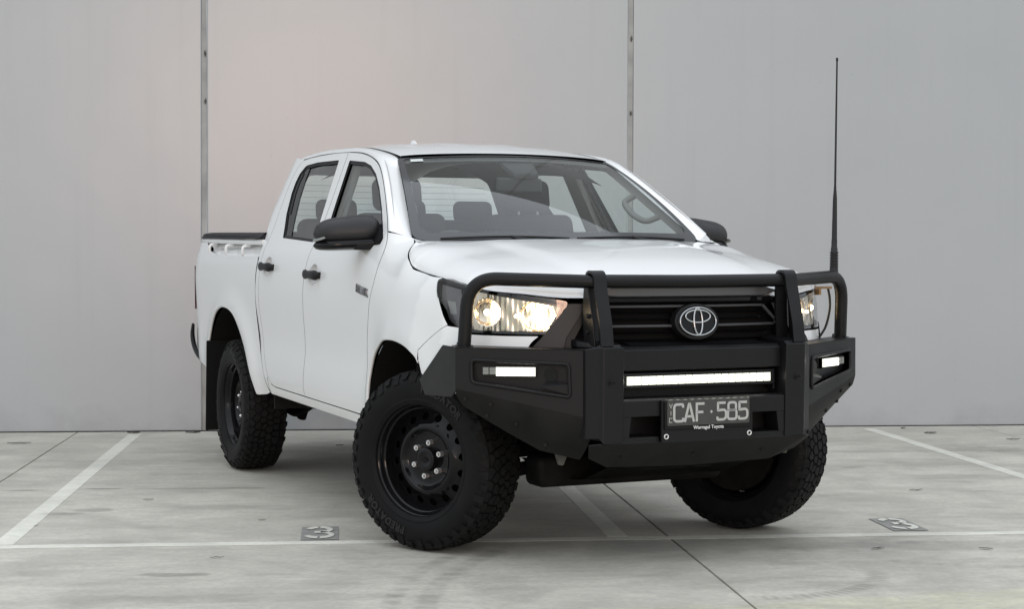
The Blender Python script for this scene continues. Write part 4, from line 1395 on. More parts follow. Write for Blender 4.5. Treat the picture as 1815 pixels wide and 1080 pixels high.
def wheel_meshes():
    """parts of one wheel as (name, mesh) pairs; outboard is -y"""
    parts = []
    tmp = []
    rb = TR - .011
    prof = [(.236, -.100), (.240, -.110), (.254, -.119), (.260, -.121), (.264, -.1195), (.280, -.124), (.305, -.127), (.328, -.1255), (.347, -.121), (.360, -.113), (.370, -.101), (rb, -.088), (rb, 0),
            (rb, .088), (.370, .101), (.360, .113), (.347, .121), (.305, .127), (.254, .119), (.236, .100)]
    prof = [(r, -w) for r, w in prof]
    tmp.append(lathe('tyre', prof, 96, M['rubber'], None))
    # tread blocks, all one part: too many to pick apart
    bm = bmesh.new()
    def P(s_, w, dr): 
        a = s_ / TR
        r = tyre_radius(w) + dr
        return (r * math.cos(a), -w, r * math.sin(a))
    for poly in voronoi_blocks():
        n = len(poly)
        cx = sum(p[0] for p in poly) / n; cy = sum(p[1] for p in poly) / n
        top = [bm.verts.new(P(cx + (p[0] - cx) * .93, cy + (p[1] - cy) * .93, 0)) for p in poly]
        bot = [bm.verts.new(P(p[0], p[1], -.013)) for p in poly]
        bm.faces.new(top)
        for i in range(n): bm.faces.new((top[i], bot[i], bot[(i + 1) % n], top[(i + 1) % n]))
    # side biters on both shoulders
    rng = random.Random(3)
    for sd_ in (-1, 1):
        for k in range(44):
            a0 = 2 * math.pi * (k + (.25 if sd_ > 0 else 0)) / 44
            h = .042 if k % 2 else .028
            da = .046
            r1, r0 = .377, .377 - h
            for (ra, wa, rb_, wb) in ((r1, .1165, r0, .1365),):
                sk = .012
                q = [(a0 - da, r1, .103), (a0 + da, r1, .103), (a0 + da * .8 + sk, r0, .1235), (a0 - da * .8 + sk, r0, .1235)]
                o = [bm.verts.new((r * math.cos(a), -sd_ * (w + .0055), r * math.sin(a))) for a, r, w in q]
                i_ = [bm.verts.new(((r - .002) * math.cos(a), -sd_ * (w - .008), (r - .002) * math.sin(a))) for a, r, w in q]
                bm.faces.new(o)
                for t in range(4): bm.faces.new((o[t], i_[t], i_[(t + 1) % 4], o[(t + 1) % 4]))
    tr = bm_obj('tread', bm, M['tread'], None, 30)
    tr['kind'] = 'stuff'
    tmp.append(tr)
    # raised sidewall lettering, read clockwise with the tops outwards
    for start in (236, 62):
        me = text_mesh('PREDATOR', .044, .0022, 0.0, .0016, spacing=1.12)
        for v in me.vertices:
            r = .306 + v.co.y
            a = R(start) - v.co.x / .306
            w = .1255 + v.co.z + .0015
            v.co = (r * math.cos(a), -w, r * math.sin(a))
        me.materials.append(M['letter'])
        tmp.append(link(bpy.data.objects.new('sidewall_lettering', me)))
    # steel rim: lip, barrel
    lip = [(.2380, .098), (.2490, .1005), (.2560, .106), (.2560, .110), (.2525, .1135), (.2485, .112), (.2455, .104), (.2400, .099), (.2350, .097), (.2300, .088), (.2270, .074), (.2250, .070), (.2190, .066), (.2165, .050), (.2150, .010), (.215, -.06), (.23, -.095), (.252, -.107), (.252, -.112)]
    tmp.append(lathe('rim', lip, 72, M['gloss'], None, -1, 40))
    # disc with sixteen round vents
    def dz(r):
        return _disc(r)
    oc = [(.2160 * math.cos(a), .2160 * math.sin(a)) for a in [2 * math.pi * k / 72 for k in range(72)]]
    ic = [(.143 * math.cos(a), .143 * math.sin(a)) for a in [2 * math.pi * k / 56 for k in range(56)]]
    holes = [ic]
    for k in range(16):
        a = 2 * math.pi * (k + .3) / 16
        cx, cy = .1830 * math.cos(a), .1830 * math.sin(a)
        holes.append([(cx + .0165 * math.cos(b), cy + .0165 * math.sin(b)) for b in [2 * math.pi * q / 14 for q in range(14)]])
    tmp.append(patch('wheel_disc', oc, lambda u, v: (u, -_disc(math.hypot(u, v)), v), M['gloss'], None, holes, .016, .006, (0, -1, 0), None, .017))
    hub = [(.1435, _disc(.1435)), (.137, .0615), (.131, .0610), (.125, .055), (.118, .043), (.110, .0365), (.100, .0345), (.052, .0345), (.0505, .037), (.0500, .058), (.048, .064), (.042, .067), (.030, .0675), (.026, .0655), (.0, .0655)]
    tmp.append(lathe('wheel_hub', hub, 56, M['gloss'], None, -1, 40))
    # centre cap emblem, faint
    bm = bmesh.new()
    for aa, bb in ((.017, .012), (.011, .006), (.0045, .0115)):
        add_tube(bm, [(aa * math.cos(t), -.0665, bb * math.sin(t)) for t in [2 * math.pi * k / 24 for k in range(24)]], .0013, 6, True)
    tmp.append(bm_obj('cap_emblem', bm, M['plastic'], None, 60))
    # six nuts: one mesh data shared
    nut = None
    for k in range(6):
        a = 2 * math.pi * (k + .35) / 6
        if nut is None:
            bm = bmesh.new()
            bmesh.ops.create_cone(bm, cap_ends=True, segments=6, radius1=.0130, radius2=.0120, depth=.024, matrix=Matrix.Rotation(R(90), 4, 'X'))
            bmesh.ops.create_cone(bm, cap_ends=True, segments=12, radius1=.009, radius2=.004, depth=.010, matrix=Matrix.Translation((0, -.015, 0)) @ Matrix.Rotation(R(90), 4, 'X'))
            o = bm_obj('wheel_nut', bm, M['steel'], None, 30)
            nut = o
        else:
            o = link(bpy.data.objects.new('wheel_nut', nut.data))
        o.location = (.0725 * math.cos(a), -.046, .0725 * math.sin(a))
        tmp.append(o)
    # brake drum behind
    tmp.append(lathe('brake_drum', [(.0, -.025), (.18, -.025), (.207, -.03), (.207, -.09), (.0, -.09)], 40, M['under'], None))
    return tmp
_disc = pchip([(.110, .056), (.135, .0615), (.143, .0600), (.152, .054), (.162, .046), (.184, .034), (.204, .026), (.217, .022)])

wheel_parts = wheel_meshes()
first = True
for x, y, steer, nm in ((-.015, -.783, 29.5, 'right front'), (-.015, .750, 30, 'left front'), (-3.085, -.775, 0, 'right rear'), (-3.085, .775, 0, 'left rear')):
    e = empty('wheel', T, (x, y, TR), (0, 0, R(steer) + (math.pi if y > 0 else 0)))
    e['label'] = '%s wheel, black steel with all-terrain tyre' % nm
    spin = {'right front': 18, 'left front': 70, 'right rear': 140, 'left rear': 5}[nm]
    for o in wheel_parts:
        c = o if first else o.copy()
        if not first: COL.objects.link(c)
        c.parent = e
    first = False

# ---------------------------------------------------------------- bull bar
BAR = empty('bull_bar', T, (0, 0, 0))
BAR['label'] = 'black steel bull bar with three hoops and lit light bar'
A_ = Vector((.613, .9345)); Bq = Vector((.893, .475))
Lw = (Bq - A_).length
dw_ = (Bq - A_) / Lw
nw_ = Vector((-dw_.y, dw_.x))
if nw_.x < 0: nw_ = -nw_
def n3_(h): return Vector(h).normalized()
def bull_bar():
    for s, side in SIDES:
        def wf(t, z):
            p = A_ + dw_ * t
            return (p.x, s * p.y, z)
        hint = (nw_.x, s * nw_.y, 0)
        rec = round_poly([(.062, .850), (.445, .8355), (.449, .7065), (.064, .762)], [.018, .018, .016, .018], 5)
        outl = [(0, .899), (Lw, .889), (Lw, .622), (.0, .737)]
        w = patch('wing_plate', outl, wf, M['powder'], BAR, [rec], .06, .02, hint, None, .05, 0, (), .030)
        # raised lip round the pocket, pocket floor
        loop = [Vector(wf(t, z)) + Vector(hint) * .002 for t, z in resample(rec, .02)]
        tube('pocket_lip', loop, .0075, M['powder'], BAR, 8, True)
        patch('pocket_floor', rec, wf, M['powder'], BAR, (), .05, 0, hint, None, .04, -.030)
        # scoop at the inner end of the pocket
        n3 = Vector(hint)
        pa = [Vector(wf(t, z)) - n3 * .003 for t, z in ((.335, .745), (.440, .7165), (.442, .755))]
        pb = [Vector(wf(t, z)) - n3 * d for (t, z), d in zip(((.335, .745), (.440, .7165), (.365, .775)), (.029, .029, .029))]
        bm = bmesh.new()
        q = [bm.verts.new(p) for p in pa + pb]
        bm.faces.new((q[0], q[1], q[2])); bm.faces.new((q[0], q[2], q[5])); bm.faces.new((q[0], q[1], q[4], q[3])); bm.faces.new((q[1], q[2], q[5], q[4]))
        bm_obj('pocket_scoop', bm, M['powder'], BAR)
        c_ = Vector(wf(.372, .79)) - n3 * .026
        rot = n3.to_track_quat('Y', 'Z').to_matrix().to_4x4()
        bm = bmesh.new()
        bmesh.ops.create_cone(bm, cap_ends=True, segments=24, radius1=.024, radius2=.026, depth=.01, matrix=Matrix.Translation(c_) @ rot @ Matrix.Rotation(R(-90), 4, 'X'))
        bm_obj('fog_lamp', bm, M['gloss'], BAR, 40)
        # LED marker strip: dim outer cells, lit inner cells
        pts = [(.100, .826), (.100, .789), (.315, .780), (.318, .823)]
        patch('marker_body', round_poly(pts, .006), wf, M['plastic'], BAR, (), .04, .016, hint, None, .03, -.012)
        for k in range(8):
            for r_ in range(2):
                if k < 2 and r_ == 1: zz = (.7925, .806)
                else: zz = (.8045, .8215) if r_ == 0 else (.7865, .8035)
                t0 = .106 + k * .026
                cell = [(t0, zz[0]), (t0 + .0252, zz[0]), (t0 + .0252, zz[1]), (t0, zz[1])]
                pa = [Vector(wf(t, z)) - n3 * .012 for t, z in cell]
                cc = sum(pa, Vector()) / 4
                pb = [cc + (p - cc) * .85 + n3 * .006 for p in pa]
                prism('led_cell', pa, pb, M['led_off'] if k < 2 else M['led'], BAR, 0)
                if k >= 2:
                    bm = bmesh.new()
                    bmesh.ops.create_uvsphere(bm, u_segments=10, v_segments=6, radius=.0048, matrix=Matrix.Translation(cc + n3 * .005))
                    bm_obj('led_dome', bm, M['led_dome'], BAR, 180)
        # top ledge, lower apron, outer side plate
        p0, p1 = Vector(wf(0, .899)), Vector(wf(Lw, .889))
        top = [p0, p1, Vector((.78, s * .43, .892)), Vector((.50, s * .905, .902))]
        prism('wing_top', top, [p - Vector((0, 0, .005)) for p in top], M['powder'], BAR, .0015)
        # apron: rolls under from the lower edge of the wing plate
        low = [(.609, .922, .695), (.601, .897, .667), (.626, .817, .615), (.6575, .727, .557), (.703, .614, .489), (.775, .476, .4526)]
        V, F = [], []
        nrow = 7
        for i, q in enumerate(low):
            ts = (0, .04, .14, .26, .40, Lw)[i] / 1.0
            c0 = Vector(wf(ts, .737 + (.622 - .737) * ts / Lw))
            q = Vector((q[0], s * q[1], q[2]))
            c1 = c0 + Vector((0, 0, -.5 * (c0.z - q.z))) - n3_(hint) * .004
            for j in range(nrow):
                t = j / (nrow - 1)
                V.append(c0 * (1 - t) ** 2 + c1 * 2 * t * (1 - t) + q * t * t)
        for i in range(len(low) - 1):
            for j in range(nrow - 1):
                a_ = i * nrow + j; F.append((a_, a_ + 1, a_ + nrow + 1, a_ + nrow))
        for i in range(len(low)): V.append(V[i * nrow + nrow - 1] + Vector((-.03, 0, .012)))
        for i in range(len(low) - 1): F.append((i * nrow + nrow - 1, len(V) - len(low) + i, len(V) - len(low) + i + 1, (i + 1) * nrow + nrow - 1))
        apron = mesh_obj('wing_apron', V, F, M['powder2'], BAR, True)
        apron.data.set_sharp_from_angle(angle=R(40))
        for i, j in ((1, 3), (2, 2), (2, 5), (3, 4), (4, 5)):
            p = V[i * nrow + j] + Vector((.002, 0, 0))
            bm = bmesh.new()
            bmesh.ops.create_cone(bm, cap_ends=True, segments=10, radius1=.009, radius2=.0075, depth=.010, matrix=Matrix.Translation(p) @ Vector(hint).to_track_quat('Z', 'Y').to_matrix().to_4x4())
            bm_obj('bolt', bm, M['powder2'], BAR, 40)
        sp_ = [(.485, .902), (.612, .899), (.613, .735), (.560, .700), (.285, .690), (.222, .748)]
        yy = lambda x: s * (.9345 + (-.004 if x > .5 else .004))
        prism('side_plate', [(x, yy(x), z) for x, z in sp_], [(x, yy(x) - s * .006, z) for x, z in sp_], M['powder'], BAR, .0015)
        # tower
        pl = [(.80, .366), (.948, .366), (.948, .455), (.935, .466), (.896, .508), (.80, .508)]
        hi = [(x, s * y, .902 - (.008 if y > .48 else 0)) for x, y in pl]
        lo = [(x - (.01 if x > .9 else 0), s * y, .524 if y < .46 else .545) for x, y in pl]
        prism('tower', lo, hi, M['powder'], BAR, .006, 3)
        cap = [(.935, .372), (.935, .46), (.80, .50), (.74, .50), (.74, .36), (.80, .36)]
        prism('tower_cap', [(x, s * y, .897) for x, y in cap], [(x - .012, s * (y * .985 + .004), .911 + (.935 - x) * .09) for x, y in cap], M['powder'], BAR, .005)
        # faint mark on the tower
        bm = bmesh.new()
        for aa, bb in ((.016, .010), (.010, .005), (.004, .010)):
            add_tube(bm, [(.949, s * .420 + aa * math.cos(t), .765 + bb * math.sin(t)) for t in [2 * math.pi * k / 20 for k in range(20)]], .0012, 5, True)
        bm_obj('tower_mark', bm, M['gloss'], BAR, 60)
        # strap that climbs from the tower and folds over the top tube
        ya, yb = .408, .462
        path = fillet_path([(.938, .905), (.926, .985), (.880, 1.135), (.868, 1.197), (.795, 1.197), (.790, 1.05), (.80, .905)], [.02, .03, .03, .04, .02], 6)
        bm = bmesh.new()
        fr = [(p.x, p.y) for p in [Vector((q.x, q.y, 0)) for q in [Vector((a.x, a.y, 0)) if len(a) > 2 else Vector((a[0], a[1], 0)) for a in path]]]
        out_ = fr; inn = []
        P2 = [Vector(p) for p in fr]
        for i, p in enumerate(P2):
            t = (P2[min(i + 1, len(P2) - 1)] - P2[max(i - 1, 0)]).normalized()
            inn.append(p + Vector((-t.y, t.x)) * .011)
        va = [[bm.verts.new((p.x, s * y, p.y)) for p in (Vector(a), b)] for a, b in zip(out_, inn) for y in (ya,)]
        vb = [[bm.verts.new((p.x, s * y, p.y)) for p in (Vector(a), b)] for a, b in zip(out_, inn) for y in (yb,)]
        for i in range(len(va) - 1):
            bm.faces.new((va[i][0], va[i + 1][0], vb[i + 1][0], vb[i][0]))
            bm.faces.new((va[i][1], vb[i][1], vb[i + 1][1], va[i + 1][1]))
            bm.faces.new((va[i][0], va[i][1], va[i + 1][1], va[i + 1][0]))
            bm.faces.new((vb[i][0], vb[i + 1][0], vb[i + 1][1], vb[i][1]))
        bm_obj('upright_strap', bm, M['powder'], BAR, 30)
        web = [(.905, .905), (.895, .985), (.845, 1.13), (.81, 1.13), (.80, 1.05), (.81, .905)]
        prism('upright_web', [(x, s * .475, z) for x, z in web], [(x, s * .467, z) for x, z in web], M['powder'], BAR, .002)
        for z in (.96, 1.02):
            bm = bmesh.new()
            bmesh.ops.create_cone(bm, cap_ends=True, segments=12, radius1=.010, radius2=.009, depth=.010, matrix=Matrix.Translation((.855, s * .480, z)) @ Matrix.Rotation(R(90), 4, 'X'))
            bm_obj('bolt', bm, M['powder2'], BAR, 40)
        # outer hoop
        hoop = fillet_path([(.572, s * .868, .898), (.585, s * .866, 1.157), (.640, s * .80, 1.160), (.835, s * .44, 1.160)], [.10, .05], 10)
        hoop = fillet_path([(.574, s * .882, .898), (.602, s * .872, 1.168), (.835, s * .44, 1.153)], [.115], 14)
        tube('hoop_tube', hoop, .0268, M['powder'], BAR, 20)
        tube('tube_flange', [(.574, s * .882, .896), (.5745, s * .882, .904)], .036, M['powder'], BAR, 20)
        box('pinch_clip', (.53, s * .885, .908), (.03, .012, .012), M['trim'], BAR, bevel=.003)
    # top tube between the uprights
    tube('top_tube', smooth_path([(.830, -.45, 1.155), (.842, -.2, 1.153), (.846, 0, 1.152), (.842, .2, 1.153), (.830, .45, 1.155)], 5), .0268, M['powder'], BAR, 20)
    # beams
    prism('upper_beam', [(.905, -.366, .806), (.905, -.366, .886), (.885, -.366, .899), (.76, -.366, .905), (.76, -.366, .806)], [(.905, .366, .806), (.905, .366, .886), (.885, .366, .899), (.76, .366, .905), (.76, .366, .806)], M['powder'], BAR, .003)
    prism('beam_ledge', [(.88, -.30, .901), (.82, -.30, .912), (.78, -.30, .912), (.78, -.30, .900)], [(.88, .30, .901), (.82, .30, .912), (.78, .30, .912), (.78, .30, .900)], M['powder'], BAR, .002)
    box('light_recess', (.80, 0, .742), (.02, .73, .13), M['plastic'], BAR, bevel=0)
    prism('lower_beam', [(.935, -.366, .628), (.935, -.366, .690), (.925, -.366, .697), (.79, -.366, .697), (.79, -.366, .628)], [(.935, .366, .628), (.935, .366, .690), (.925, .366, .697), (.79, .366, .697), (.79, .366, .628)], M['powder'], BAR, .003)
    for s in (-1, 1):
        prism('beam_leg', [(.93, s * .206, .525), (.93, s * .366, .525), (.80, s * .366, .525), (.80, s * .206, .525)], [(.93, s * .206, .548), (.93, s * .366, .548), (.80, s * .366, .548), (.80, s * .206, .548)], M['powder'], BAR, .002)
        prism('beam_leg', [(.932, s * .340, .548), (.932, s * .366, .548), (.84, s * .366, .548), (.84, s * .340, .548)], [(.932, s * .330, .628), (.932, s * .366, .628), (.84, s * .366, .628), (.84, s * .330, .628)], M['powder'], BAR, 0)
    box('beam_back', (.80, 0, .59), (.02, .73, .10), M['plastic'], BAR, bevel=0)
    # lower pan, folding back under the nose
    up_ = [(.936, -.40), (.936, .40)]
    pan = [Vector((.930, -.47, .530)), Vector((.930, .47, .530)), Vector((.905, .50, .525)), Vector((.84, .47, .470)), Vector((.800, .37, .425)), Vector((.790, 0, .415)), Vector((.800, -.37, .425)), Vector((.84, -.47, .470)), Vector((.905, -.50, .525))]
    bm = bmesh.new()
    vv = [bm.verts.new(p) for p in pan]
    bm.faces.new((vv[0], vv[1], vv[2], vv[3], vv[4], vv[5], vv[6], vv[7], vv[8]))
    bmesh.ops.triangulate(bm, faces=bm.faces[:])
    bmesh.ops.solidify(bm, geom=bm.faces[:], thickness=.006)
    bm_obj('lower_pan', bm, M['powder2'], BAR)
    for y in (-.34, -.02, .30):
        bm = bmesh.new()
        bmesh.ops.create_cone(bm, cap_ends=True, segments=10, radius1=.007, radius2=.006, depth=.010, matrix=Matrix.Translation((.864, y, .470)) @ Matrix.Rotation(R(55), 4, 'Y'))
        bm_obj('bolt', bm, M['powder2'], BAR, 40)
    # light bar
    lb = empty('light_bar', T, (0, 0, 0))
    box('light_bar_body', (.858, 0, .765), (.06, .70, .062), M['plastic'], lb, bevel=.006)
    n = 20
    for k in range(n):
        y = -.328 + .656 * (k + .5) / n
        pa = [(.889, y - .0150, .748), (.889, y + .0150, .748), (.889, y + .0150, .782), (.889, y - .0150, .782)]
        pb = [(.8905, y - .0145, .749), (.8905, y + .0145, .749), (.8905, y + .0145, .781), (.8905, y - .0145, .781)]
        prism('led_cell', pa, pb, M['led_bar'], lb, 0)
        bm = bmesh.new()
        bmesh.ops.create_uvsphere(bm, u_segments=10, v_segments=6, radius=.0085, matrix=Matrix.Translation((.889, y, .764)))
        bm_obj('led_dome', bm, M['led_dome'], lb, 180)
    for s in (-1, 1): box('light_bar_bracket', (.85, s * .353, .755), (.05, .010, .085), M['plastic'], lb, bevel=.002)
bull_bar()

# ---------------------------------------------------------------- number plate
def number_plate():
    b = box('plate_bracket', (.944, 0, .607), (.012, .412, .166), M['powder'], T, bevel=.002)
    fr = round_poly([(-.198, .572), (.198, .572), (.198, .692), (-.198, .692)], .012, 4)
    frame = prism('plate_frame', [(.9505, y, z) for y, z in fr], [(.9575, y, z) for y, z in inset_poly(fr, .003)], M['gloss'], b, .0015)
    pz = .640
    pl = round_poly([(-.186, pz - .050), (.186, pz - .050), (.186, pz + .050), (-.186, pz + .050)], .008, 4)
    plate = prism('number_plate', [(.958, y, z) for y, z in pl], [(.9595, y, z) for y, z in pl], M['plate'], T, 0)
    plate['label'] = 'black number plate reading CAF 585'
    w, h = .041, .066          # glyph cell
    r = .012
    def rp(pts, rad=None):
        return [tuple(p)[:2] for p in fillet_path([(a, b, 0) for a, b in pts], rad or r, 4)]
    G = {
        'C': [rp([(w, h * .80), (w, h), (0, h), (0, 0), (w, 0), (w, h * .20)], .014)],
        'A': [[(-.001, -.004), (w * .5 - .002, h), (w * .5 + .002, h), (w + .001, -.004)], [(w * .18, h * .27), (w * .82, h * .27)]],
        'F': [[(w * .95, h), (.003, h), (.003, -.004)], [(.003, h * .50), (w * .82, h * .50)]],
        '5': [rp([(w * .95, h), (.003, h), (.003, h * .55), (w, h * .60), (w, 0), (0, 0), (0, h * .18)], [.001, .001, .016, .016, .014])],
        '8': [rp([(w * .5, h * .54), (w * .94, h * .54), (w * .94, h), (w * .06, h), (w * .06, h * .54), (w * .5, h * .54)], .011), rp([(w * .5, h * .54), (w, h * .54), (w, 0), (0, 0), (0, h * .54), (w * .5, h * .54)], .012)],
    }
    xs = [-.140, -.082, -.020, .058, .108, .158 - .02 + .018]
    xs = [-.146, -.085, -.024, .050, .100, .1365 + .0115]
    xs = [-.147, -.088, -.029, .041, .0945, .1325 + .0155]
    for c, x in zip('CAF585', [-.156, -.108, -.058, .038, .086, .136]):
        strokes_obj('plate_character', [[(x + u * .96, pz - h / 2 + v) for u, v in s] for s in G[c]], .0098, lambda u, v, t: (.9598 + t, u, v), M['plate_white'], plate, .0010)
    d = .0065
    mesh_obj('plate_character', [(.9606, .011 - d, pz), (.9606, .011, pz - d), (.9606, .011 + d, pz), (.9606, .011, pz + d)], [(0, 1, 2, 3)], M['plate_white'], plate)
    sw, sh = .013, .016
    small = {'V': [[(0, sh), (sw / 2, 0), (sw, sh)]], 'I': [[(sw / 2, 0), (sw / 2, sh)]], 'C': [[(sw, sh), (0, sh), (0, 0), (sw, 0)]]}
    for k, c in enumerate('VIC'):
        strokes_obj('plate_character', [[(-.177 + u, pz + .020 - k * .028 + v) for u, v in s] for s in small[c]], .0026, lambda u, v, t: (.9598 + t, u, v), M['plate_white'], plate, .0008)
    me = text_mesh('Warragul Toyota', .0195, .0004, 0, .0002)
    for v in me.vertices:
        v.co = (.9578 + v.co.z, .0 + v.co.x, .5795 + v.co.y)
    me.materials.append(M['print'])
    link(bpy.data.objects.new('dealer_lettering', me), frame)
    for y in (-.186, .190):
        bm = bmesh.new()
        add_tube(bm, [(.9515, y + .0085 * math.cos(t), .548 + .0085 * math.sin(t)) for t in [2 * math.pi * k / 20 for k in range(20)]], .0026, 8, True)
        bm_obj('ring_bolt', bm, M['steel'], b, 60)
number_plate()

# ---------------------------------------------------------------- aerial
def aerial():
    a = empty('aerial', T, (0, 0, 0))
    a['label'] = 'tall black whip aerial on the left hoop'
    bx, by = .622, .815
    top = Vector((bx + .004, by + .011, 2.105))
    base = Vector((bx, by, 1.150))
    def at(z): return base + (top - base) * ((z - base.z) / (top.z - base.z))
    zs = [1.14, 1.20, 1.202, 1.29, 1.292, 1.32, 1.325, 1.40, 1.50, 1.53, 1.56, 1.80, 2.09, 2.092, 2.105]
    rs = [.020, .018, .0165, .0145, .0125, .0125, .0115, .0105, .0090, .0065, .0048, .0042, .0034, .0052, .0046]
    tube('aerial_whip', [at(z) for z in zs], rs, M['trim'], a, 12)
    for k in range(6): tube('spring_coil', [at(1.205 + k * .012), at(1.211 + k * .012)], .0188, M['trim'], a, 14)
    box('aerial_tab', (bx - .01, by - .045, 1.118), (.04, .06, .010), M['orange'], a, bevel=.001)
    box('aerial_tab', (bx - .01, by - .075, 1.105), (.04, .010, .036), M['orange'], a, bevel=.001)
    tube('aerial_cable', smooth_path([(bx - .01, by - .022, 1.115), (bx - .012, by - .012, 1.07), (bx - .016, by - .010, 1.02), (bx - .03, by - .02, .95), (bx - .045, by - .045, .90)], 6), .0052, M['trim'], a, 8)
aerial()

# ---------------------------------------------------------------- cabin
def cabin():
    def rb(name, c, s, m, rot=None, b=.03, parent=T): return box(name, c, s, m, parent, rot, b, 4)
    RY = lambda a: Matrix.Rotation(R(a), 3, 'Y')
    # dashboard
    prism('dashboard', [(-.36, -.74, 1.30), (-.62, -.74, 1.285), (-.78, -.74, 1.20), (-.80, -.74, .95), (-.36, -.74, .95)], [(-.36, .74, 1.30), (-.62, .74, 1.285), (-.78, .74, 1.20), (-.80, .74, .95), (-.36, .74, .95)], M['interior'], T, .02, 3)
    rb('instrument_hood', (-.72, -.37, 1.285), (.22, .36, .07), M['interior'], None, .03)
    # front seats and the rear bench
    for y in (-.37, .37):
        st = empty('seat', T)
        rb('seat_cushion', (-1.25, y, .93), (.52, .50, .16), M['seat'], RY(-6), .05, st)
        rb('seat_back', (-1.53, y, 1.20), (.13, .50, .58), M['seat'], RY(-14), .05, st)
        rb('headrest', (-1.625, y, 1.585), (.10, .265, .175), M['seat'], RY(-10), .045, st)
        for k in (-.055, .055): tube('headrest_post', [(-1.585, y + k, 1.45), (-1.61, y + k, 1.54)], .007, M['steel'], st, 8)
    rb('rear_bench', (-2.12, 0, .98), (.46, 1.32, .16), M['seat'], RY(-6), .05)
    rb('rear_seat_back', (-2.42, 0, 1.22), (.12, 1.32, .52), M['seat'], RY(-12), .05)
    for y in (-.42, 0, .42):
        rb('headrest', (-2.505, y, 1.525), (.085, .24, .13), M['seat'], RY(-8), .04)
    # steering wheel, right-hand drive
    sw_ = empty('steering_wheel', T, (-.93, -.37, 1.20), (0, R(-66), 0))
    tube('wheel_rim', [(.185 * math.cos(a), .185 * math.sin(a), 0) for a in [2 * math.pi * k / 40 for k in range(40)]], .0155, M['interior'], sw_, 12, True)
    box('wheel_boss', (0, 0, -.012), (.13, .15, .05), M['interior'], sw_, None, .02, 3)
    for a in (-8, 188, 90):
        d = Vector((math.sin(R(a)) * -1, math.cos(R(a)), 0))
        tube('wheel_spoke', [d * .05, d * .18], .014, M['interior'], sw_, 8)
    # grab handles on the pillars
    for s in (-1, 1):
        a, b = Vector((-.845, s * .625, 1.565)), Vector((-.675, s * .672, 1.455))
        inn = Vector((-.03, -s * .055, -.03))
        tube('grab_handle', smooth_path([a, a + inn * .9 + (b - a) * .05, a + inn * 1.2 + (b - a) * .35, b + inn * 1.2 - (b - a) * .3, b + inn * .9 - (b - a) * .05, b], 5), .015, M['headliner'], T, 10)
    # centre pillars seen through the glass
    for s in (-1, 1):
        prism('pillar_trim', [(-1.44, s * .80, 1.30), (-1.60, s * .80, 1.30), (-1.66, s * .625, 1.74), (-1.52, s * .625, 1.74)], [(-1.44, s * .76, 1.30), (-1.60, s * .76, 1.30), (-1.66, s * .585, 1.74), (-1.52, s * .585, 1.74)], M['headliner'], T, .01)
    box('cabin_floor', (-1.5, 0, .62), (2.2, 1.55, .04), M['under'], T, bevel=0)
    box('firewall', (-.30, 0, .90), (.04, 1.50, .62), M['under'], T, bevel=0)
cabin()

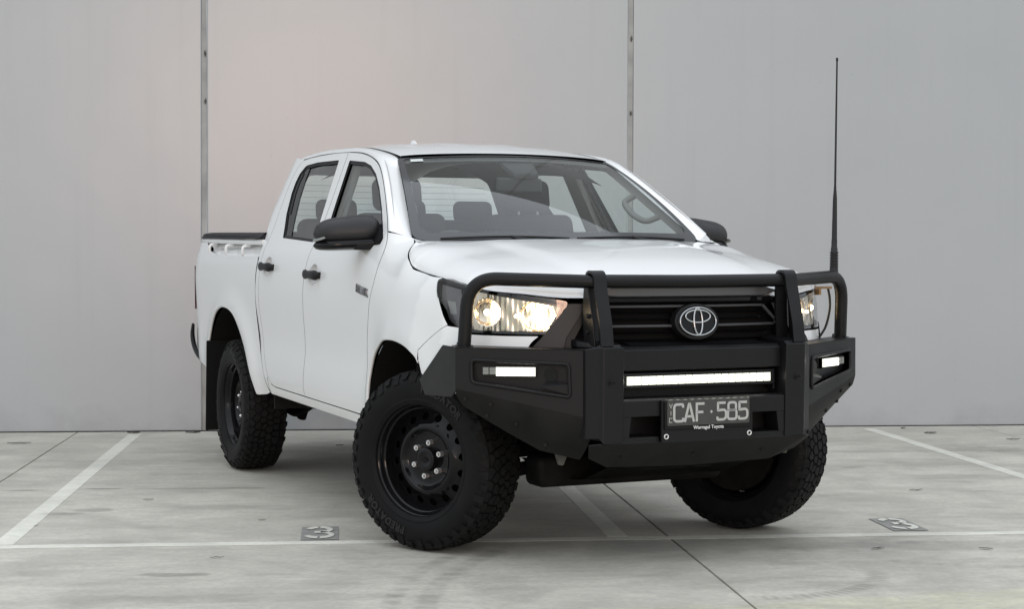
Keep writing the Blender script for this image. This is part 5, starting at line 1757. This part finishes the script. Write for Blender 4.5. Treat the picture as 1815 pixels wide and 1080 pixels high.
# ---------------------------------------------------------------- underbody
def underbody():
    for s in (-1, 1):
        tube('chassis_rail', [(.55, s * .40, .50), (.1, s * .40, .56), (-.7, s * .42, .50), (-2.2, s * .46, .52), (-2.8, s * .48, .66), (-3.5, s * .48, .66), (-4.15, s * .48, .60)], .055, M['under'], T, 4)
        # front suspension: lower arm, strut, steering knuckle, drive shaft
        tube('suspension_arm', [(.02, s * .62, .30), (.22, s * .30, .38)], .030, M['under'], T, 8)
        tube('suspension_arm', [(.02, s * .62, .30), (-.22, s * .30, .38)], .030, M['under'], T, 8)
        tube('suspension_strut', [(.0, s * .56, .33), (-.03, s * .48, .78)], .045, M['under'], T, 12)
        tube('drive_shaft', [(0, s * .66, .39), (0, s * .16, .42)], .030, M['under'], T, 10)
        box('steering_knuckle', (0, s * .64, .40), (.10, .07, .22), M['under'], T, None, .02)
        tube('leaf_spring', smooth_path([(-2.45, s * .52, .47), (-2.8, s * .52, .37), (-3.085, s * .52, .33), (-3.4, s * .52, .40), (-3.75, s * .52, .52)], 5), .024, M['under'], T, 6)
        tube('shock_absorber', [(-2.80, s * .42, .72), (-3.02, s * .48, .30)], .030, M['under'], T, 10)
        # recovery point under the wing
        pts = [(.70, .545), (.80, .535), (.80, .47), (.765, .425), (.735, .425), (.70, .47)]
        prism('recovery_point', [(x - .06, s * .525, z) for x, z in pts], [(x - .06, s * .51, z) for x, z in pts], M['dirty'], T, .004)
    tube('rear_axle', [(-3.085, -.66, .392), (-3.085, .66, .392)], .048, M['under'], T, 12)
    bm = bmesh.new()
    bmesh.ops.create_uvsphere(bm, u_segments=20, v_segments=14, radius=.155, matrix=Matrix.Translation((-3.085, 0, .392)))
    bm_obj('rear_differential', bm, M['under'], T, 60)
    bm = bmesh.new()
    add_box(bm, (.0, 0, .46), (.30, .40, .22), None, .05, 3)
    bm_obj('front_differential', bm, M['under'], T, 40)
    # sump guard with slots
    sg = [(.72, .405), (.50, .335), (.16, .300), (-.12, .36)]
    ys = (-.32, .32)
    bm = bmesh.new()
    prev = None
    for x, z in sg:
        r_ = [bm.verts.new((x, y, z)) for y in (-.33, -.30, .30, .33)]
        if prev:
            for j in range(3): bm.faces.new((prev[j], prev[j + 1], r_[j + 1], r_[j]))
        prev = r_
    bmesh.ops.solidify(bm, geom=bm.faces[:], thickness=.006)
    bm_obj('sump_guard', bm, M['under'], T)
    for y in (-.10, .02, .14):
        for q in (.25, .55):
            x = .70 - .20 * q; z = .405 - .053 * q
            box('guard_slot', (x + .004, y, z - .006), (.05, .09, .004), M['dark_gap'], T, Matrix.Rotation(R(-15), 3, 'Y'), 0)
    box('crossmember', (.30, -.03, .355), (.16, .88, .13), M['under'], T, None, .03, 3)
    box('crossmember', (-.30, 0, .44), (.16, .80, .12), M['under'], T, None, .03, 3)
    box('gearbox', (-.95, .02, .52), (1.0, .34, .26), M['under'], T, None, .08, 3)
    tube('exhaust_pipe', smooth_path([(-.8, .28, .46), (-1.5, .30, .45), (-2.3, .33, .46), (-2.9, .36, .60), (-3.6, .40, .60), (-4.2, .55, .52)], 4), .032, M['under'], T, 10)
    tube('exhaust_muffler', [(-1.7, .30, .455), (-2.2, .32, .46)], .085, M['under'], T, 14)
    tube('propeller_shaft', [(-1.3, .03, .50), (-2.95, 0, .41)], .038, M['under'], T, 10)
    box('fuel_tank', (-1.75, -.30, .53), (.95, .36, .22), M['under'], T, None, .05, 3)
    for c in ((-2.16, -.55, .445), (-2.08, -.56, .43), (-2.02, -.55, .425)):
        bm = bmesh.new()
        bmesh.ops.create_uvsphere(bm, u_segments=12, v_segments=8, radius=.032, matrix=Matrix.Translation(c))
        bm_obj('spring_hanger', bm, M['under'], T, 60)
    tube('spring_hanger', [(-2.40, -.53, .48), (-2.02, -.55, .43)], .028, M['under'], T, 10)
    tube('spring_hanger', [(-2.40, -.53, .55), (-1.85, -.55, .50)], .035, M['under'], T, 8)
    box('inner_floor', (-1.5, 0, .585), (2.3, 1.60, .03), M['under'], T, bevel=0)
    # engine bay bulk that closes the view through the grille and the arches
    box('engine_bay', (.20, 0, .83), (.85, .92, .44), M['liner'], T, None, .03)
    box('radiator', (.66, 0, .86), (.05, 1.0, .42), M['liner'], T, None, 0)
underbody()

# the body leans a touch on its springs; wheels stay on the ground
for o in list(T.children):
    if o.name.split('.')[0] != 'wheel':
        o.rotation_euler[0] += R(.3)

# ---------------------------------------------------------------- litter on the concrete
def litter():
    rng = random.Random(5)
    spots = [(-2.13, 1.36, .055, .016, 20, 'small dark twig in the left bay near the saw cut'), (-1.15, 3.9, .05, .03, 0, 'small dark leaf near the wall left of the rear wheel'),
             (-1.52, .62, .035, .012, 10, 'short dark twig above the left number 3'), (-1.66, -.40, .06, .012, 0, 'short twig in front of the left bay line'),
             (-2.55, .53, .02, .012, 0, 'dark speck beside the left bay line'), (3.12, 4.42, .09, .05, 0, 'curled dry leaf behind the right bay line'),
             (3.05, 4.80, .05, .04, 30, 'small dry leaf at the foot of the right wall'), (3.55, 3.95, .10, .03, 0, 'flat dry leaf beyond the right bay line'),
             (1.14, -.42, .075, .016, 25, 'dark twig in front of the right number 3'), (1.60, -.47, .06, .018, -30, 'bent twig further right on the front apron'), (1.98, -.42, .09, .014, -10, 'long thin twig at the right edge'),
             (1.55, -1.38, .06, .015, 0, 'dark twig at the bottom right edge'), (1.95, 1.40, .08, .02, 5, 'thin dry leaf on the saw cut in the right bay'), (1.75, 3.2, .07, .02, 0, 'flat dry leaf in the middle of the right bay'),
             (-2.62, 4.86, .09, .06, 0, 'dry leaf clump at the wall foot by the left bay line'), (-2.20, 4.87, .11, .07, 0, 'larger leaf clump at the wall foot'), (-1.98, 4.88, .10, .05, 0, 'leaf clump under the left panel joint'), (-3.30, 4.2, .16, .03, 0, 'long dry leaf near the left edge')]
    for x, y, l, w, a, lab in spots:
        n = 8
        V, F = [], []
        ca, sa = math.cos(R(a)), math.sin(R(a))
        for i in range(n + 1):
            t = -1 + 2 * i / n
            hw = w / 2 * max(.08, 1 - t * t) * rng.uniform(.8, 1.15)
            lift = .003 + .004 * rng.uniform(0, 1) * min(1, l / .08)
            for k in (-1, 0, 1):
                px, py = t * l / 2, k * hw
                V.append((px * ca - py * sa, px * sa + py * ca, lift + abs(k) * w * .10))
        for i in range(n):
            for k in (0, 1):
                F.append((i * 3 + k, i * 3 + k + 1, i * 3 + k + 4, i * 3 + k + 3))
        twig = 'twig' in lab or 'speck' in lab
        o = mesh_obj('twig' if twig else 'dry_leaf', V, F, M['leaf'], None, True)
        o.location = (x, y, 0)
        o['label'] = lab; o['category'] = 'twig' if twig else 'leaf'; o['group'] = 'litter on the concrete'
litter()
